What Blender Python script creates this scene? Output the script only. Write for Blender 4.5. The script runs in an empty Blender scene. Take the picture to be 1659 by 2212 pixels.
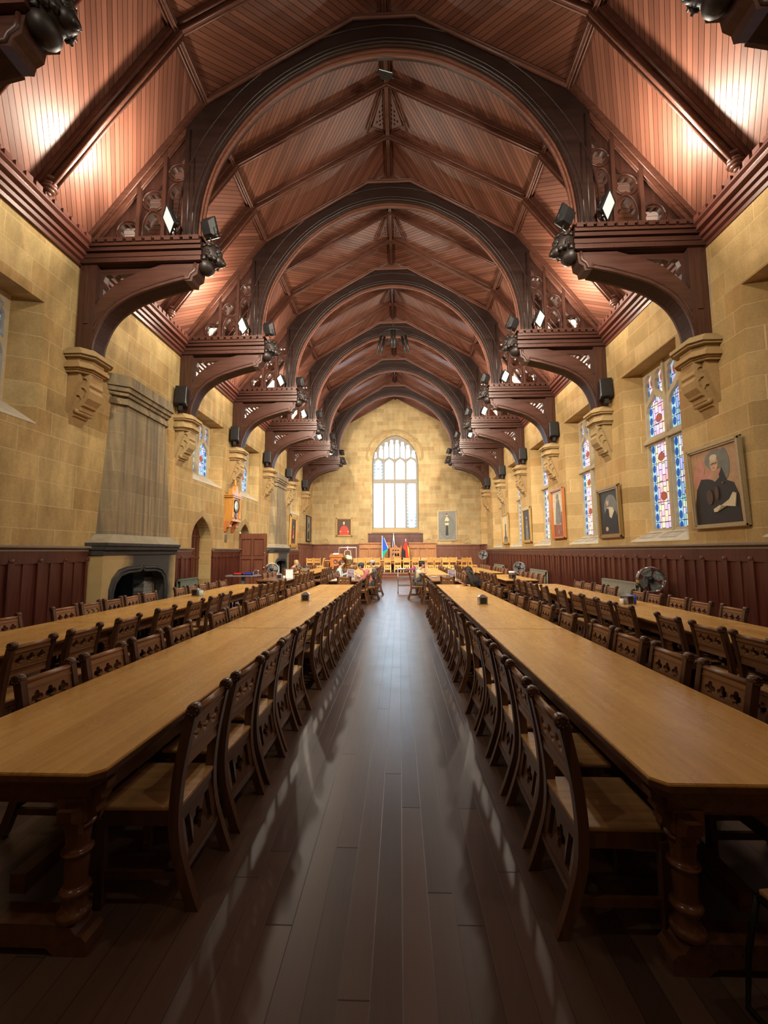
import bpy, bmesh, math, random
from math import sin, cos, pi, radians, sqrt, atan2
from mathutils import Vector, Matrix, Euler, noise
from mathutils.geometry import tessellate_polygon

random.seed(7)
SC = bpy.context.scene
COL = SC.collection
# ------------------------------------------------------------------ camera
W_PX, H_PX, F_PX = 1659.0, 2212.0, 913.33
PITCH, YAW, ROLL, EYE = 0.0928, 0.0368, 0.0037, 1.65
cam_data = bpy.data.cameras.new('camera')
cam_data.sensor_fit = 'HORIZONTAL'
cam_data.sensor_width = 36.0
cam_data.lens = F_PX / W_PX * 36.0
cam_data.clip_start = 0.05
cam_data.clip_end = 200
cam = bpy.data.objects.new('camera', cam_data)
COL.objects.link(cam)
def _ray(a, b):
    x = a * cos(ROLL) + b * sin(ROLL); z = -a * sin(ROLL) + b * cos(ROLL)
    y = cos(PITCH) - z * sin(PITCH); Z = sin(PITCH) + z * cos(PITCH)
    return Vector((x * cos(YAW) - y * sin(YAW), x * sin(YAW) + y * cos(YAW), Z))
_f = _ray(0, 0); _r = _ray(1, 0) - _f; _u = _ray(0, 1) - _f
cam.matrix_world = Matrix(((_r.x, _u.x, -_f.x, 0), (_r.y, _u.y, -_f.y, 0), (_r.z, _u.z, -_f.z, EYE), (0, 0, 0, 1)))
SC.camera = cam
# ------------------------------------------------------------------ light and exposure
SC.view_settings.view_transform = 'Standard'
SC.view_settings.look = 'None'
SC.view_settings.gamma = 1.0
SC.view_settings.use_curve_mapping = False
SC.view_settings.exposure = 0.62
world = bpy.data.worlds.new('world'); SC.world = world
world.use_nodes = True
world.node_tree.nodes['Background'].inputs[0].default_value = (0.55, 0.7, 1.0, 1)
world.node_tree.nodes['Background'].inputs[1].default_value = 0.6
LAMP_OUT, LAMP_IN = 105.0, 225.0        # watts of the floodlights facing the wall / the ceiling and hall
LAMP_COL = (1.0, 0.87, 0.70)
END_GLASS, SIDE_GLASS = 5.8, 0.60       # radiance of the daylit glass
# ------------------------------------------------------------------ hall sizes
XC, HW = -0.24, 5.84
XL, XR = XC - HW - 0.02, XC + HW - 0.02
Y1, BAY, YE, YB = 7.40, 3.746, 29.3, -3.85
def TY(i): return Y1 + BAY * (i - 1)
PUR = (3.58, 10.60)     # purlin (distance from the centre line, height)
RID = (0.0, 12.60)
EAV = (5.84, 7.62)
# ------------------------------------------------------------------ helpers
ORD = ['first', 'second', 'third', 'fourth', 'fifth', 'sixth', 'seventh', 'eighth', 'ninth', 'tenth', 'eleventh', 'twelfth',
       'thirteenth', 'fourteenth', 'fifteenth', 'sixteenth', 'seventeenth', 'eighteenth', 'nineteenth', 'twentieth',
       'twenty-first', 'twenty-second', 'twenty-third', 'twenty-fourth', 'twenty-fifth', 'twenty-sixth', 'twenty-seventh', 'twenty-eighth', 'twenty-ninth', 'thirtieth']
class MB:
    """collects shapes, links them as ONE mesh"""
    def __init__(s): s.v = []; s.f = []; s.m = []; s.uv = {}; s.sm = []
    def add(s, vs, fs, m=0, smooth=False, uvs=None):
        o = len(s.v); s.v += [tuple(p) for p in vs]
        for i, f in enumerate(fs):
            if uvs: s.uv[len(s.f)] = uvs[i]
            s.f.append([o + k for k in f]); s.m.append(m); s.sm.append(smooth)
        return s
    def box(s, c, d, m=0, rot=None, ch=0.0):
        hx, hy, hz = d[0] / 2, d[1] / 2, d[2] / 2
        if ch:
            bm = bmesh.new(); bmesh.ops.create_cube(bm, size=1)
            bmesh.ops.scale(bm, vec=d, verts=bm.verts)
            bmesh.ops.bevel(bm, geom=list(bm.edges), offset=ch, segments=2, affect='EDGES', profile=0.6)
            vs = [v.co.copy() for v in bm.verts]; fs = [[v.index for v in f.verts] for f in bm.faces]; bm.free()
        else:
            vs = [Vector((x, y, z)) for x in (-hx, hx) for y in (-hy, hy) for z in (-hz, hz)]
            fs = [(0, 1, 3, 2), (4, 6, 7, 5), (0, 4, 5, 1), (2, 3, 7, 6), (0, 2, 6, 4), (1, 5, 7, 3)]
        R = rot if rot is not None else Matrix.Identity(3)
        return s.add([R @ v + Vector(c) for v in vs], fs, m)
    def bb(s, x0, x1, y0, y1, z0, z1, m=0, ch=0.0):
        return s.box(((x0 + x1) / 2, (y0 + y1) / 2, (z0 + z1) / 2), (abs(x1 - x0), abs(y1 - y0), abs(z1 - z0)), m, None, ch)
    def prism(s, loops, fn, t0, t1, m=0):
        """2D outline (with holes) -> solid; fn(a, b, t) gives the 3D point"""
        flat = [p for lp in loops for p in lp]
        tris = tessellate_polygon([[Vector((p[0], p[1], 0)) for p in lp] for lp in loops])
        n = len(flat)
        vs = [fn(p[0], p[1], t0) for p in flat] + [fn(p[0], p[1], t1) for p in flat]
        fs = [tuple(t) for t in tris] + [tuple(n + k for k in reversed(t)) for t in tris]
        o = 0
        for lp in loops:
            k = len(lp)
            for i in range(k):
                a, b = o + i, o + (i + 1) % k
                fs.append((a, b, n + b, n + a))
            o += k
        s.add(vs, fs, m)
        return s
    def tube(s, pts, r, n=10, m=0, cap=True, smooth=True, flat=None):
        pts = [Vector(p) for p in pts]; R = r if isinstance(r, (list, tuple)) else [r] * len(pts)
        vs = []; up = Vector((0, 0, 1)); prev = None
        for i, p in enumerate(pts):
            d = (pts[min(i + 1, len(pts) - 1)] - pts[max(i - 1, 0)]).normalized()
            if prev is None:
                a = d.cross(up)
                if a.length < 1e-3: a = d.cross(Vector((1, 0, 0)))
            else: a = prev - d * prev.dot(d)
            a.normalize(); prev = a; b = d.cross(a)
            for k in range(n):
                t = 2 * pi * k / n
                vs.append(p + a * cos(t) * R[i] * (flat or 1) + b * sin(t) * R[i])
        fs = [(i * n + k, i * n + (k + 1) % n, (i + 1) * n + (k + 1) % n, (i + 1) * n + k) for i in range(len(pts) - 1) for k in range(n)]
        if cap: fs += [tuple(reversed(range(n))), tuple(range((len(pts) - 1) * n, len(pts) * n))]
        return s.add(vs, fs, m, smooth)
    def lathe(s, prof, c, n=20, m=0, axis='z', smooth=True):
        vs = []
        for r, z in prof:
            for k in range(n):
                t = 2 * pi * k / n
                q = (r * cos(t), r * sin(t), z)
                if axis == 'y': q = (q[0], q[2], q[1])
                if axis == 'x': q = (q[2], q[0], q[1])
                vs.append(Vector(q) + Vector(c))
        L = len(prof)
        fs = [(i * n + k, i * n + (k + 1) % n, (i + 1) * n + (k + 1) % n, (i + 1) * n + k) for i in range(L - 1) for k in range(n)]
        fs += [tuple(reversed(range(n))), tuple(range((L - 1) * n, L * n))]
        return s.add(vs, fs, m, smooth)
    def ball(s, c, r, m=0, nu=12, nv=8, rot=None):
        r = r if isinstance(r, (tuple, list)) else (r, r, r)
        vs = []; R = rot or Matrix.Identity(3)
        for j in range(nv + 1):
            ph = pi * j / nv
            for k in range(nu):
                t = 2 * pi * k / nu
                vs.append(R @ Vector((r[0] * sin(ph) * cos(t), r[1] * sin(ph) * sin(t), r[2] * cos(ph))) + Vector(c))
        fs = [(j * nu + k, j * nu + (k + 1) % nu, (j + 1) * nu + (k + 1) % nu, (j + 1) * nu + k) for j in range(nv) for k in range(nu)]
        return s.add(vs, fs, m, True)
    def extrude_y(s, prof, y0, y1, fx, m=0):
        """closed profile (a, z), fx turns a into x"""
        return s.prism([prof], lambda a, b, t: (fx(a), t, b), y0, y1, m)
    def mesh(s, name, mats):
        me = bpy.data.meshes.new(name)
        me.from_pydata(s.v, [], s.f)
        for m in mats: me.materials.append(m)
        me.polygons.foreach_set('material_index', s.m)
        me.polygons.foreach_set('use_smooth', s.sm)
        if s.uv:
            ul = me.uv_layers.new(name='UVMap')
            for fi, uvs in s.uv.items():
                for li, uv in zip(me.polygons[fi].loop_indices, uvs): ul.data[li].uv = uv
        bm = bmesh.new(); bm.from_mesh(me)
        if not s.uv:
            bmesh.ops.recalc_face_normals(bm, faces=bm.faces)
        bm.to_mesh(me); bm.free(); me.update()
        return me
    def build(s, name, mats, parent=None):
        if not isinstance(mats, (list, tuple)): mats = [mats]
        o = bpy.data.objects.new(name, s.mesh(name, mats))
        COL.objects.link(o)
        if parent is not None: o.parent = parent
        return o
def tag(o, label, cat, group=None, kind=None):
    o['label'] = label; o['category'] = cat
    if group: o['group'] = group
    if kind: o['kind'] = kind
    return o
def thing(name, label, cat, loc=(0, 0, 0), rz=0.0, group=None):
    o = bpy.data.objects.new(name, None); COL.objects.link(o)
    o.empty_display_size = 0.1
    o.location = loc; o.rotation_euler = (0, 0, rz)
    return tag(o, label, cat, group)
def struct(o, label, cat): return tag(o, label, cat, None, 'structure')
def copy_tree(o, parent=None):
    c = o.copy(); COL.objects.link(c)
    if parent is not None: c.parent = parent
    for ch in o.children: copy_tree(ch, c)
    return c
# ------------------------------------------------------------------ materials
class NT:
    def __init__(s, name):
        s.mat = bpy.data.materials.new(name); s.mat.use_nodes = True
        s.t = s.mat.node_tree; s.n = s.t.nodes; s.l = s.t.links
        s.b = s.n['Principled BSDF']
    def new(s, typ, **k):
        nd = s.n.new(typ)
        for a, v in k.items(): setattr(nd, a, v)
        return nd
    def link(s, a, b): s.l.new(a, b); return s
    def math(s, op, a, b=None, c=None, clamp=False):
        nd = s.new('ShaderNodeMath', operation=op, use_clamp=clamp)
        for i, v in enumerate((a, b, c)):
            if v is None: continue
            if isinstance(v, (int, float)): nd.inputs[i].default_value = v
            else: s.link(v, nd.inputs[i])
        return nd.outputs[0]
    def mix(s, fac, a, b, mode='MIX'):
        nd = s.new('ShaderNodeMix', data_type='RGBA', blend_type=mode)
        for i, v in ((0, fac), (6, a), (7, b)):
            if isinstance(v, (int, float)): nd.inputs[i].default_value = v
            elif isinstance(v, tuple): nd.inputs[i].default_value = (v[0], v[1], v[2], 1)
            else: s.link(v, nd.inputs[i])
        return nd.outputs[2]
    def xyz(s, x, y, z=0.0):
        nd = s.new('ShaderNodeCombineXYZ')
        for i, v in enumerate((x, y, z)):
            if isinstance(v, (int, float)): nd.inputs[i].default_value = v
            else: s.link(v, nd.inputs[i])
        return nd.outputs[0]
    def pos(s):
        g = s.new('ShaderNodeNewGeometry'); sp = s.new('ShaderNodeSeparateXYZ'); s.link(g.outputs['Position'], sp.inputs[0]); return sp.outputs
    def obj(s):
        g = s.new('ShaderNodeTexCoord'); sp = s.new('ShaderNodeSeparateXYZ'); s.link(g.outputs['Object'], sp.inputs[0]); return sp.outputs
    def noise(s, vec, scale=5.0, detail=4.0, rough=0.55):
        nd = s.new('ShaderNodeTexNoise'); nd.inputs['Scale'].default_value = scale
        nd.inputs['Detail'].default_value = detail; nd.inputs['Roughness'].default_value = rough
        if vec is not None: s.link(vec, nd.inputs['Vector'])
        return nd.outputs['Fac']
    def white(s, vec):
        nd = s.new('ShaderNodeTexWhiteNoise', noise_dimensions='3D'); s.link(vec, nd.inputs['Vector']); return nd.outputs
    def ramp(s, fac, *stops):
        nd = s.new('ShaderNodeValToRGB'); el = nd.color_ramp.elements
        while len(el) < len(stops): el.new(0.5)
        for e, (p, c) in zip(el, stops): e.position = p; e.color = (c[0], c[1], c[2], 1)
        s.link(fac, nd.inputs[0]); return nd.outputs[0]
    def rng(s, v, a, b, c, d):
        nd = s.new('ShaderNodeMapRange')
        for i, q in enumerate((a, b, c, d)): nd.inputs[i + 1].default_value = q
        s.link(v, nd.inputs[0]); return nd.outputs[0]
    def bump(s, h, strength=0.3, dist=0.01):
        nd = s.new('ShaderNodeBump'); nd.inputs['Strength'].default_value = strength; nd.inputs['Distance'].default_value = dist
        s.link(h, nd.inputs['Height']); s.link(nd.outputs[0], s.b.inputs['Normal'])
    def out(s, col=None, rough=0.5, spec=0.5, metal=0.0, coat=0.0):
        if col is not None:
            if isinstance(col, tuple): s.b.inputs['Base Color'].default_value = (*col, 1)
            else: s.link(col, s.b.inputs['Base Color'])
        if isinstance(rough, (int, float)): s.b.inputs['Roughness'].default_value = rough
        else: s.link(rough, s.b.inputs['Roughness'])
        s.b.inputs['Specular IOR Level'].default_value = spec
        s.b.inputs['Metallic'].default_value = metal
        s.b.inputs['Coat Weight'].default_value = coat
        return s.mat
def plain(name, col, rough=0.5, metal=0.0, spec=0.5, var=0.12, scale=14.0):
    t = NT(name); o = t.new('ShaderNodeTexCoord')
    f = t.noise(o.outputs['Object'], scale, 3)
    k = t.rng(f, 0.25, 0.75, 1 - var, 1 + var)
    c = t.new('ShaderNodeVectorMath', operation='SCALE'); c.inputs[0].default_value = col; t.link(k, c.inputs['Scale'])
    return t.out(c.outputs[0], rough, spec, metal)
def wood(name, dark, light, rough=0.35, axis=1, grain=1.0, per_object=0.25, coat=0.0, bump=0.06):
    """grain runs along object axis 0/1/2"""
    t = NT(name); o = t.obj()
    sc = [38.0, 38.0, 38.0]; sc[axis] = 2.2
    v = t.xyz(*[t.math('MULTIPLY', o[i], sc[i] * grain) for i in range(3)])
    f1 = t.noise(v, 1.0, 5, 0.6)
    v2 = t.xyz(*[t.math('MULTIPLY', o[i], (2.0 if i != axis else 0.8)) for i in range(3)])
    f2 = t.noise(v2, 1.0, 3)
    f = t.math('ADD', t.math('MULTIPLY', f1, 0.65), t.math('MULTIPLY', f2, 0.45))
    col = t.ramp(f, (0.34, dark), (0.70, light))
    oi = t.new('ShaderNodeObjectInfo')
    k = t.rng(oi.outputs['Random'], 0, 1, 1 - per_object, 1 + per_object)
    c = t.new('ShaderNodeVectorMath', operation='SCALE'); t.link(col, c.inputs[0]); t.link(k, c.inputs['Scale'])
    t.bump(f1, bump, 0.004)
    return t.out(c.outputs[0], t.rng(f, 0.3, 0.8, rough * 0.85, rough * 1.25), 0.5, 0, coat)
def stone(name, plane, c1, c2, joint, bw=0.84, bh=0.41, grime=0.0, rough=0.85, k_noise=0.5):
    t = NT(name); p = t.pos()
    a = p[1] if plane == 'YZ' else p[0]
    row = t.math('FLOOR', t.math('DIVIDE', p[2], bh))
    sh = t.math('MULTIPLY', t.white(t.xyz(row, 3.1, 0))[0], bw)
    aa = t.math('ADD', a, sh)
    wob = t.noise(t.xyz(a, p[2]), 3.0, 2)
    br = t.new('ShaderNodeTexBrick'); br.offset = 0.5; br.squash = 1.0
    t.link(t.xyz(aa, t.math('ADD', p[2], t.math('MULTIPLY', wob, 0.006))), br.inputs['Vector'])
    br.inputs['Scale'].default_value = 1.0; br.inputs['Mortar Size'].default_value = 0.0055; br.inputs['Mortar Smooth'].default_value = 0.25
    br.inputs['Brick Width'].default_value = bw; br.inputs['Row Height'].default_value = bh
    br.inputs['Color1'].default_value = (0, 0, 0, 1); br.inputs['Color2'].default_value = (1, 1, 1, 1); br.inputs['Mortar'].default_value = (0.5, 0.5, 0.5, 1)
    cell = t.white(t.xyz(t.math('FLOOR', t.math('DIVIDE', aa, bw * 0.5)), row, 1.7))
    base = t.mix(br.outputs['Color'], c1, c2)
    tint = t.mix(t.rng(cell[0], 0.55, 1, 0, 0.35), base, (c1[0] * 1.15, c1[1] * 0.86, c1[2] * 0.62))
    st = t.noise(t.xyz(t.math('MULTIPLY', a, 3.2), t.math('MULTIPLY', p[2], 0.9), 2.0), 1.0, 6, 0.62)
    gr = t.noise(t.xyz(p[0], p[1], p[2]), 26, 4, 0.6)
    k = t.math('MULTIPLY', t.rng(st, 0.3, 0.72, 1.0 - k_noise * 0.62, 1.0 + k_noise * 0.28), t.rng(gr, 0.3, 0.7, 0.9, 1.08))
    c = t.new('ShaderNodeVectorMath', operation='SCALE'); t.link(tint, c.inputs[0]); t.link(k, c.inputs['Scale'])
    col = t.mix(br.outputs['Fac'], c.outputs[0], joint)
    if grime:
        g = t.math('MULTIPLY', t.rng(t.noise(t.xyz(t.math('MULTIPLY', a, 11), t.math('MULTIPLY', p[2], 0.35), 5.0), 1.0, 3), 0.33, 0.62, 1.0, 0.25), grime)
        col = t.mix(g, col, (0.085, 0.08, 0.07))
    t.bump(t.math('SUBTRACT', gr, t.math('MULTIPLY', br.outputs['Fac'], 1.2)), 0.35, 0.008)
    return t.out(col, rough, 0.25)
M = {}
M['stone_side'] = stone('sandstone_side', 'YZ', (0.41, 0.285, 0.12), (0.53, 0.39, 0.172), (0.58, 0.45, 0.23), k_noise=0.62)
M['stone_right'] = stone('sandstone_window_side', 'YZ', (0.40, 0.270, 0.11), (0.55, 0.385, 0.17), (0.60, 0.45, 0.22), bw=0.92, bh=0.40, k_noise=0.35)
M['stone_end'] = stone('sandstone_end', 'XZ', (0.36, 0.26, 0.125), (0.49, 0.375, 0.19), (0.50, 0.40, 0.22), bw=0.86, bh=0.31, k_noise=0.4)
M['stone_dress'] = stone('sandstone_dressing', 'YZ', (0.36, 0.255, 0.12), (0.43, 0.315, 0.155), (0.42, 0.31, 0.15), bw=2.3, bh=1.3, k_noise=0.25)
M['stone_chimney'] = stone('sooted_stone', 'YZ', (0.31, 0.24, 0.13), (0.40, 0.31, 0.17), (0.44, 0.35, 0.2), bw=0.8, bh=0.42, grime=0.75)
M['stone_pale'] = plain('pale_sill_stone', (0.55, 0.50, 0.38), 0.7, var=0.12, scale=6)
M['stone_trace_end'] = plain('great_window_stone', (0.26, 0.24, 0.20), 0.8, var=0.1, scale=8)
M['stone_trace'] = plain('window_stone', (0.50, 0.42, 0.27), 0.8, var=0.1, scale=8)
M['soot'] = plain('soot_black', (0.035, 0.033, 0.03), 0.8, var=0.4, scale=5)
def board_mat(name, w, dark, light, rough):
    t = NT(name); uv = t.new('ShaderNodeUVMap'); sp = t.new('ShaderNodeSeparateXYZ'); t.link(uv.outputs[0], sp.inputs[0])
    x = t.math('DIVIDE', sp.outputs[0], w); y = sp.outputs[1]
    fl = t.math('FLOOR', x); fr = t.math('FRACT', x)
    wn = t.white(t.xyz(fl, 0.5, 0))[0]
    gr = t.noise(t.xyz(t.math('MULTIPLY', x, 4.0), t.math('MULTIPLY', y, 1.1), t.math('MULTIPLY', fl, 3.7)), 1.0, 5, 0.62)
    big = t.noise(t.xyz(sp.outputs[0], y), 0.9, 3)
    f = t.math('ADD', t.math('MULTIPLY', wn, 0.5), t.math('ADD', t.math('MULTIPLY', gr, 0.35), t.math('MULTIPLY', big, 0.25)))
    col = t.ramp(f, (0.2, dark), (0.85, light))
    ed = t.math('ABSOLUTE', t.math('SUBTRACT', fr, 0.5))
    g = t.rng(ed, 0.445, 0.485, 0.0, 1.0)
    col = t.mix(g, col, (dark[0] * 0.12, dark[1] * 0.12, dark[2] * 0.12))
    t.bump(t.math('SUBTRACT', t.math('MULTIPLY', gr, 0.1), g), 0.7, 0.012)
    return t.out(col, rough, 0.5)
M['boards'] = board_mat('ceiling_boards', 0.088, (0.10, 0.034, 0.019), (0.23, 0.090, 0.056), 0.40)
M['truss'] = wood('dark_red_truss_timber', (0.032, 0.012, 0.008), (0.078, 0.030, 0.020), 0.38, axis=0, grain=0.5, per_object=0.06)
M['truss_v'] = wood('dark_red_post_timber', (0.032, 0.012, 0.008), (0.078, 0.030, 0.020), 0.38, axis=2, grain=0.5, per_object=0.06)
M['truss_arch'] = wood('dark_arch_timber', (0.010, 0.005, 0.004), (0.024, 0.011, 0.008), 0.36, axis=0, grain=0.4, per_object=0.05)
M['rib'] = wood('red_rib_timber', (0.065, 0.023, 0.014), (0.15, 0.058, 0.036), 0.38, axis=0, grain=0.5, per_object=0.08)
M['cornice'] = wood('cornice_timber', (0.06, 0.018, 0.012), (0.14, 0.045, 0.031), 0.32, axis=1, grain=0.5, per_object=0.0)
M['carve'] = plain('carved_dark_oak', (0.014, 0.008, 0.006), 0.5, var=0.4)
M['dado'] = wood('dark_red_panelling', (0.045, 0.012, 0.008), (0.115, 0.032, 0.02), 0.30, axis=2, grain=0.6, per_object=0.0)
M['dado_end'] = wood('red_brown_panelling', (0.10, 0.035, 0.02), (0.20, 0.075, 0.042), 0.34, axis=2, grain=0.6, per_object=0.0)
M['cap'] = plain('pale_sheen_cap_rail', (0.22, 0.17, 0.13), 0.2, var=0.1)  # pale base colour stands in for the reflection along the cap
M['screen'] = wood('honey_oak_screen', (0.26, 0.10, 0.03), (0.46, 0.21, 0.075), 0.35, axis=2, grain=0.5, per_object=0.0)
M['chair'] = wood('brown_oak_chair', (0.042, 0.016, 0.007), (0.115, 0.047, 0.020), 0.30, axis=2, grain=0.8, per_object=0.22)
M['chair_rail'] = wood('lit_oak_rail', (0.14, 0.058, 0.022), (0.36, 0.18, 0.075), 0.36, axis=1, grain=0.8, per_object=0.28)  # lighter than the chair body: light caught by rails and crests is coloured in
M['chair_seat'] = wood('worn_oak_seat', (0.30, 0.15, 0.05), (0.58, 0.35, 0.14), 0.40, axis=0, grain=0.7, per_object=0.2)
M['yellow'] = wood('pale_yellow_oak', (0.50, 0.24, 0.05), (0.78, 0.46, 0.13), 0.4, axis=2, grain=0.7, per_object=0.15)
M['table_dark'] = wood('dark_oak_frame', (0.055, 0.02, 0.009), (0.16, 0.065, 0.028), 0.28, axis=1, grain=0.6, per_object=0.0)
M['lectern'] = wood('orange_oak', (0.38, 0.12, 0.03), (0.58, 0.21, 0.06), 0.3, axis=2, grain=0.5, per_object=0.0)
M['clock_wood'] = wood('golden_oak', (0.40, 0.17, 0.03), (0.62, 0.30, 0.07), 0.3, axis=2, grain=0.8, per_object=0.0)
def table_top_mat(name, dark, light, rough):
    t = NT(name); p = t.pos(); oi = t.new('ShaderNodeObjectInfo')
    pl = t.math('FLOOR', t.math('DIVIDE', p[0], 0.19)); wn = t.white(t.xyz(pl, oi.outputs['Random'], 0))[0]
    g1 = t.noise(t.xyz(t.math('MULTIPLY', p[0], 34), t.math('MULTIPLY', p[1], 1.6), wn), 1.0, 5, 0.62)
    g2 = t.noise(t.xyz(t.math('MULTIPLY', p[0], 2.2), t.math('MULTIPLY', p[1], 0.9), 4.0), 1.0, 4, 0.6)
    f = t.math('ADD', t.math('MULTIPLY', g1, 0.60), t.math('ADD', t.math('MULTIPLY', g2, 0.35), t.math('MULTIPLY', wn, 0.14)))
    col = t.ramp(f, (0.36, dark), (0.70, light))
    fr = t.math('FRACT', t.math('DIVIDE', p[0], 0.19))
    col = t.mix(t.rng(fr, 0.0, 0.02, 0.55, 0.0), col, (dark[0] * 0.35, dark[1] * 0.3, dark[2] * 0.3))
    wr = t.noise(t.xyz(p[0], p[1]), 5.0, 4)
    t.bump(g1, 0.05, 0.003)
    return t.out(col, t.rng(wr, 0.2, 0.8, rough * 0.95, rough * 1.08), 0.5)
M['table'] = table_top_mat('honey_table_top', (0.54, 0.275, 0.065), (0.78, 0.48, 0.15), 0.27)
M['table_brown'] = table_top_mat('brown_table_top', (0.17, 0.075, 0.035), (0.30, 0.15, 0.075), 0.22)
def floor_mat():
    t = NT('floor_boards'); p = t.pos(); w = 0.122
    x = t.math('DIVIDE', p[0], w); fl = t.math('FLOOR', x); fr = t.math('FRACT', x)
    off = t.math('MULTIPLY', t.white(t.xyz(fl, 0.5, 0))[0], 3.0)
    yy = t.math('DIVIDE', t.math('ADD', p[1], off), 2.9); yf = t.math('FLOOR', yy); yr = t.math('FRACT', yy)
    wn = t.white(t.xyz(fl, yf, 0.3))[0]
    gr = t.noise(t.xyz(t.math('MULTIPLY', p[0], 60), t.math('MULTIPLY', p[1], 2.0), wn), 1.0, 5, 0.65)
    big = t.noise(t.xyz(p[0], t.math('MULTIPLY', p[1], 0.5)), 1.6, 4)
    f = t.math('ADD', t.math('MULTIPLY', wn, 0.45), t.math('ADD', t.math('MULTIPLY', gr, 0.35), t.math('MULTIPLY', big, 0.3)))
    col = t.ramp(f, (0.25, (0.048, 0.027, 0.018)), (0.8, (0.120, 0.070, 0.045)))
    g = t.math('MAXIMUM', t.rng(t.math('ABSOLUTE', t.math('SUBTRACT', fr, 0.5)), 0.482, 0.496, 0, 1), t.rng(yr, 0.0, 0.0025, 1, 0))
    col = t.mix(g, col, (0.020, 0.012, 0.009))
    wear = t.noise(t.xyz(p[0], p[1]), 3.0, 4)
    t.bump(t.math('SUBTRACT', t.math('MULTIPLY', gr, 0.15), g), 0.22, 0.004)
    return t.out(col, t.rng(wear, 0.1, 0.9, 0.31, 0.39), 0.75)
M['floor'] = floor_mat()
M['black'] = plain('black_plastic', (0.012, 0.012, 0.013), 0.4, var=0.2)
M['iron'] = plain('black_iron', (0.025, 0.024, 0.022), 0.42, 0.6, var=0.2)
M['steel'] = plain('brushed_steel', (0.52, 0.52, 0.53), 0.3, 1.0, var=0.08)
M['chrome'] = plain('chrome', (0.8, 0.8, 0.82), 0.1, 1.0, var=0.02)
M['brass'] = plain('aged_brass', (0.55, 0.46, 0.24), 0.3, 1.0, var=0.15)
M['gold'] = plain('gilt_frame', (0.62, 0.40, 0.12), 0.38, 0.55, var=0.2, scale=40)
M['gold_dull'] = plain('dull_gilt_frame', (0.34, 0.22, 0.075), 0.42, 0.5, var=0.35, scale=60)
M['bronze_frame'] = plain('silvered_frame', (0.42, 0.34, 0.2), 0.4, 0.4, var=0.15, scale=50)
M['rad'] = plain('olive_radiator_paint', (0.17, 0.155, 0.10), 0.42, var=0.1)
M['rad_green'] = plain('dark_green_radiator_paint', (0.065, 0.08, 0.05), 0.42, var=0.1)
M['white'] = plain('white_paint', (0.75, 0.75, 0.73), 0.4, var=0.03)
M['paper'] = plain('white_paper', (0.80, 0.80, 0.78), 0.8, var=0.03)
M['pink'] = plain('magenta_plastic', (0.75, 0.04, 0.22), 0.4, var=0.05)
M['red'] = plain('red_plastic', (0.65, 0.04, 0.03), 0.4, var=0.05)
M['blue'] = plain('blue_plastic', (0.04, 0.06, 0.5), 0.4, var=0.05)
M['grey'] = plain('grey_plastic', (0.22, 0.23, 0.23), 0.5, var=0.1)
M['canvas_board'] = plain('back_board', (0.1, 0.07, 0.04), 0.7)
def emit(name, col, st):
    t = NT(name); t.b.inputs['Base Color'].default_value = (*col, 1)
    t.b.inputs['Emission Color'].default_value = (*col, 1); t.b.inputs['Emission Strength'].default_value = st
    return t.mat
M['lamp_face'] = emit('lamp_glass', (0.62, 0.70, 0.58), 0.55)
M['lamp_hot'] = emit('lamp_bulb_bright', (1.0, 0.97, 0.82), 30.0)
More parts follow.
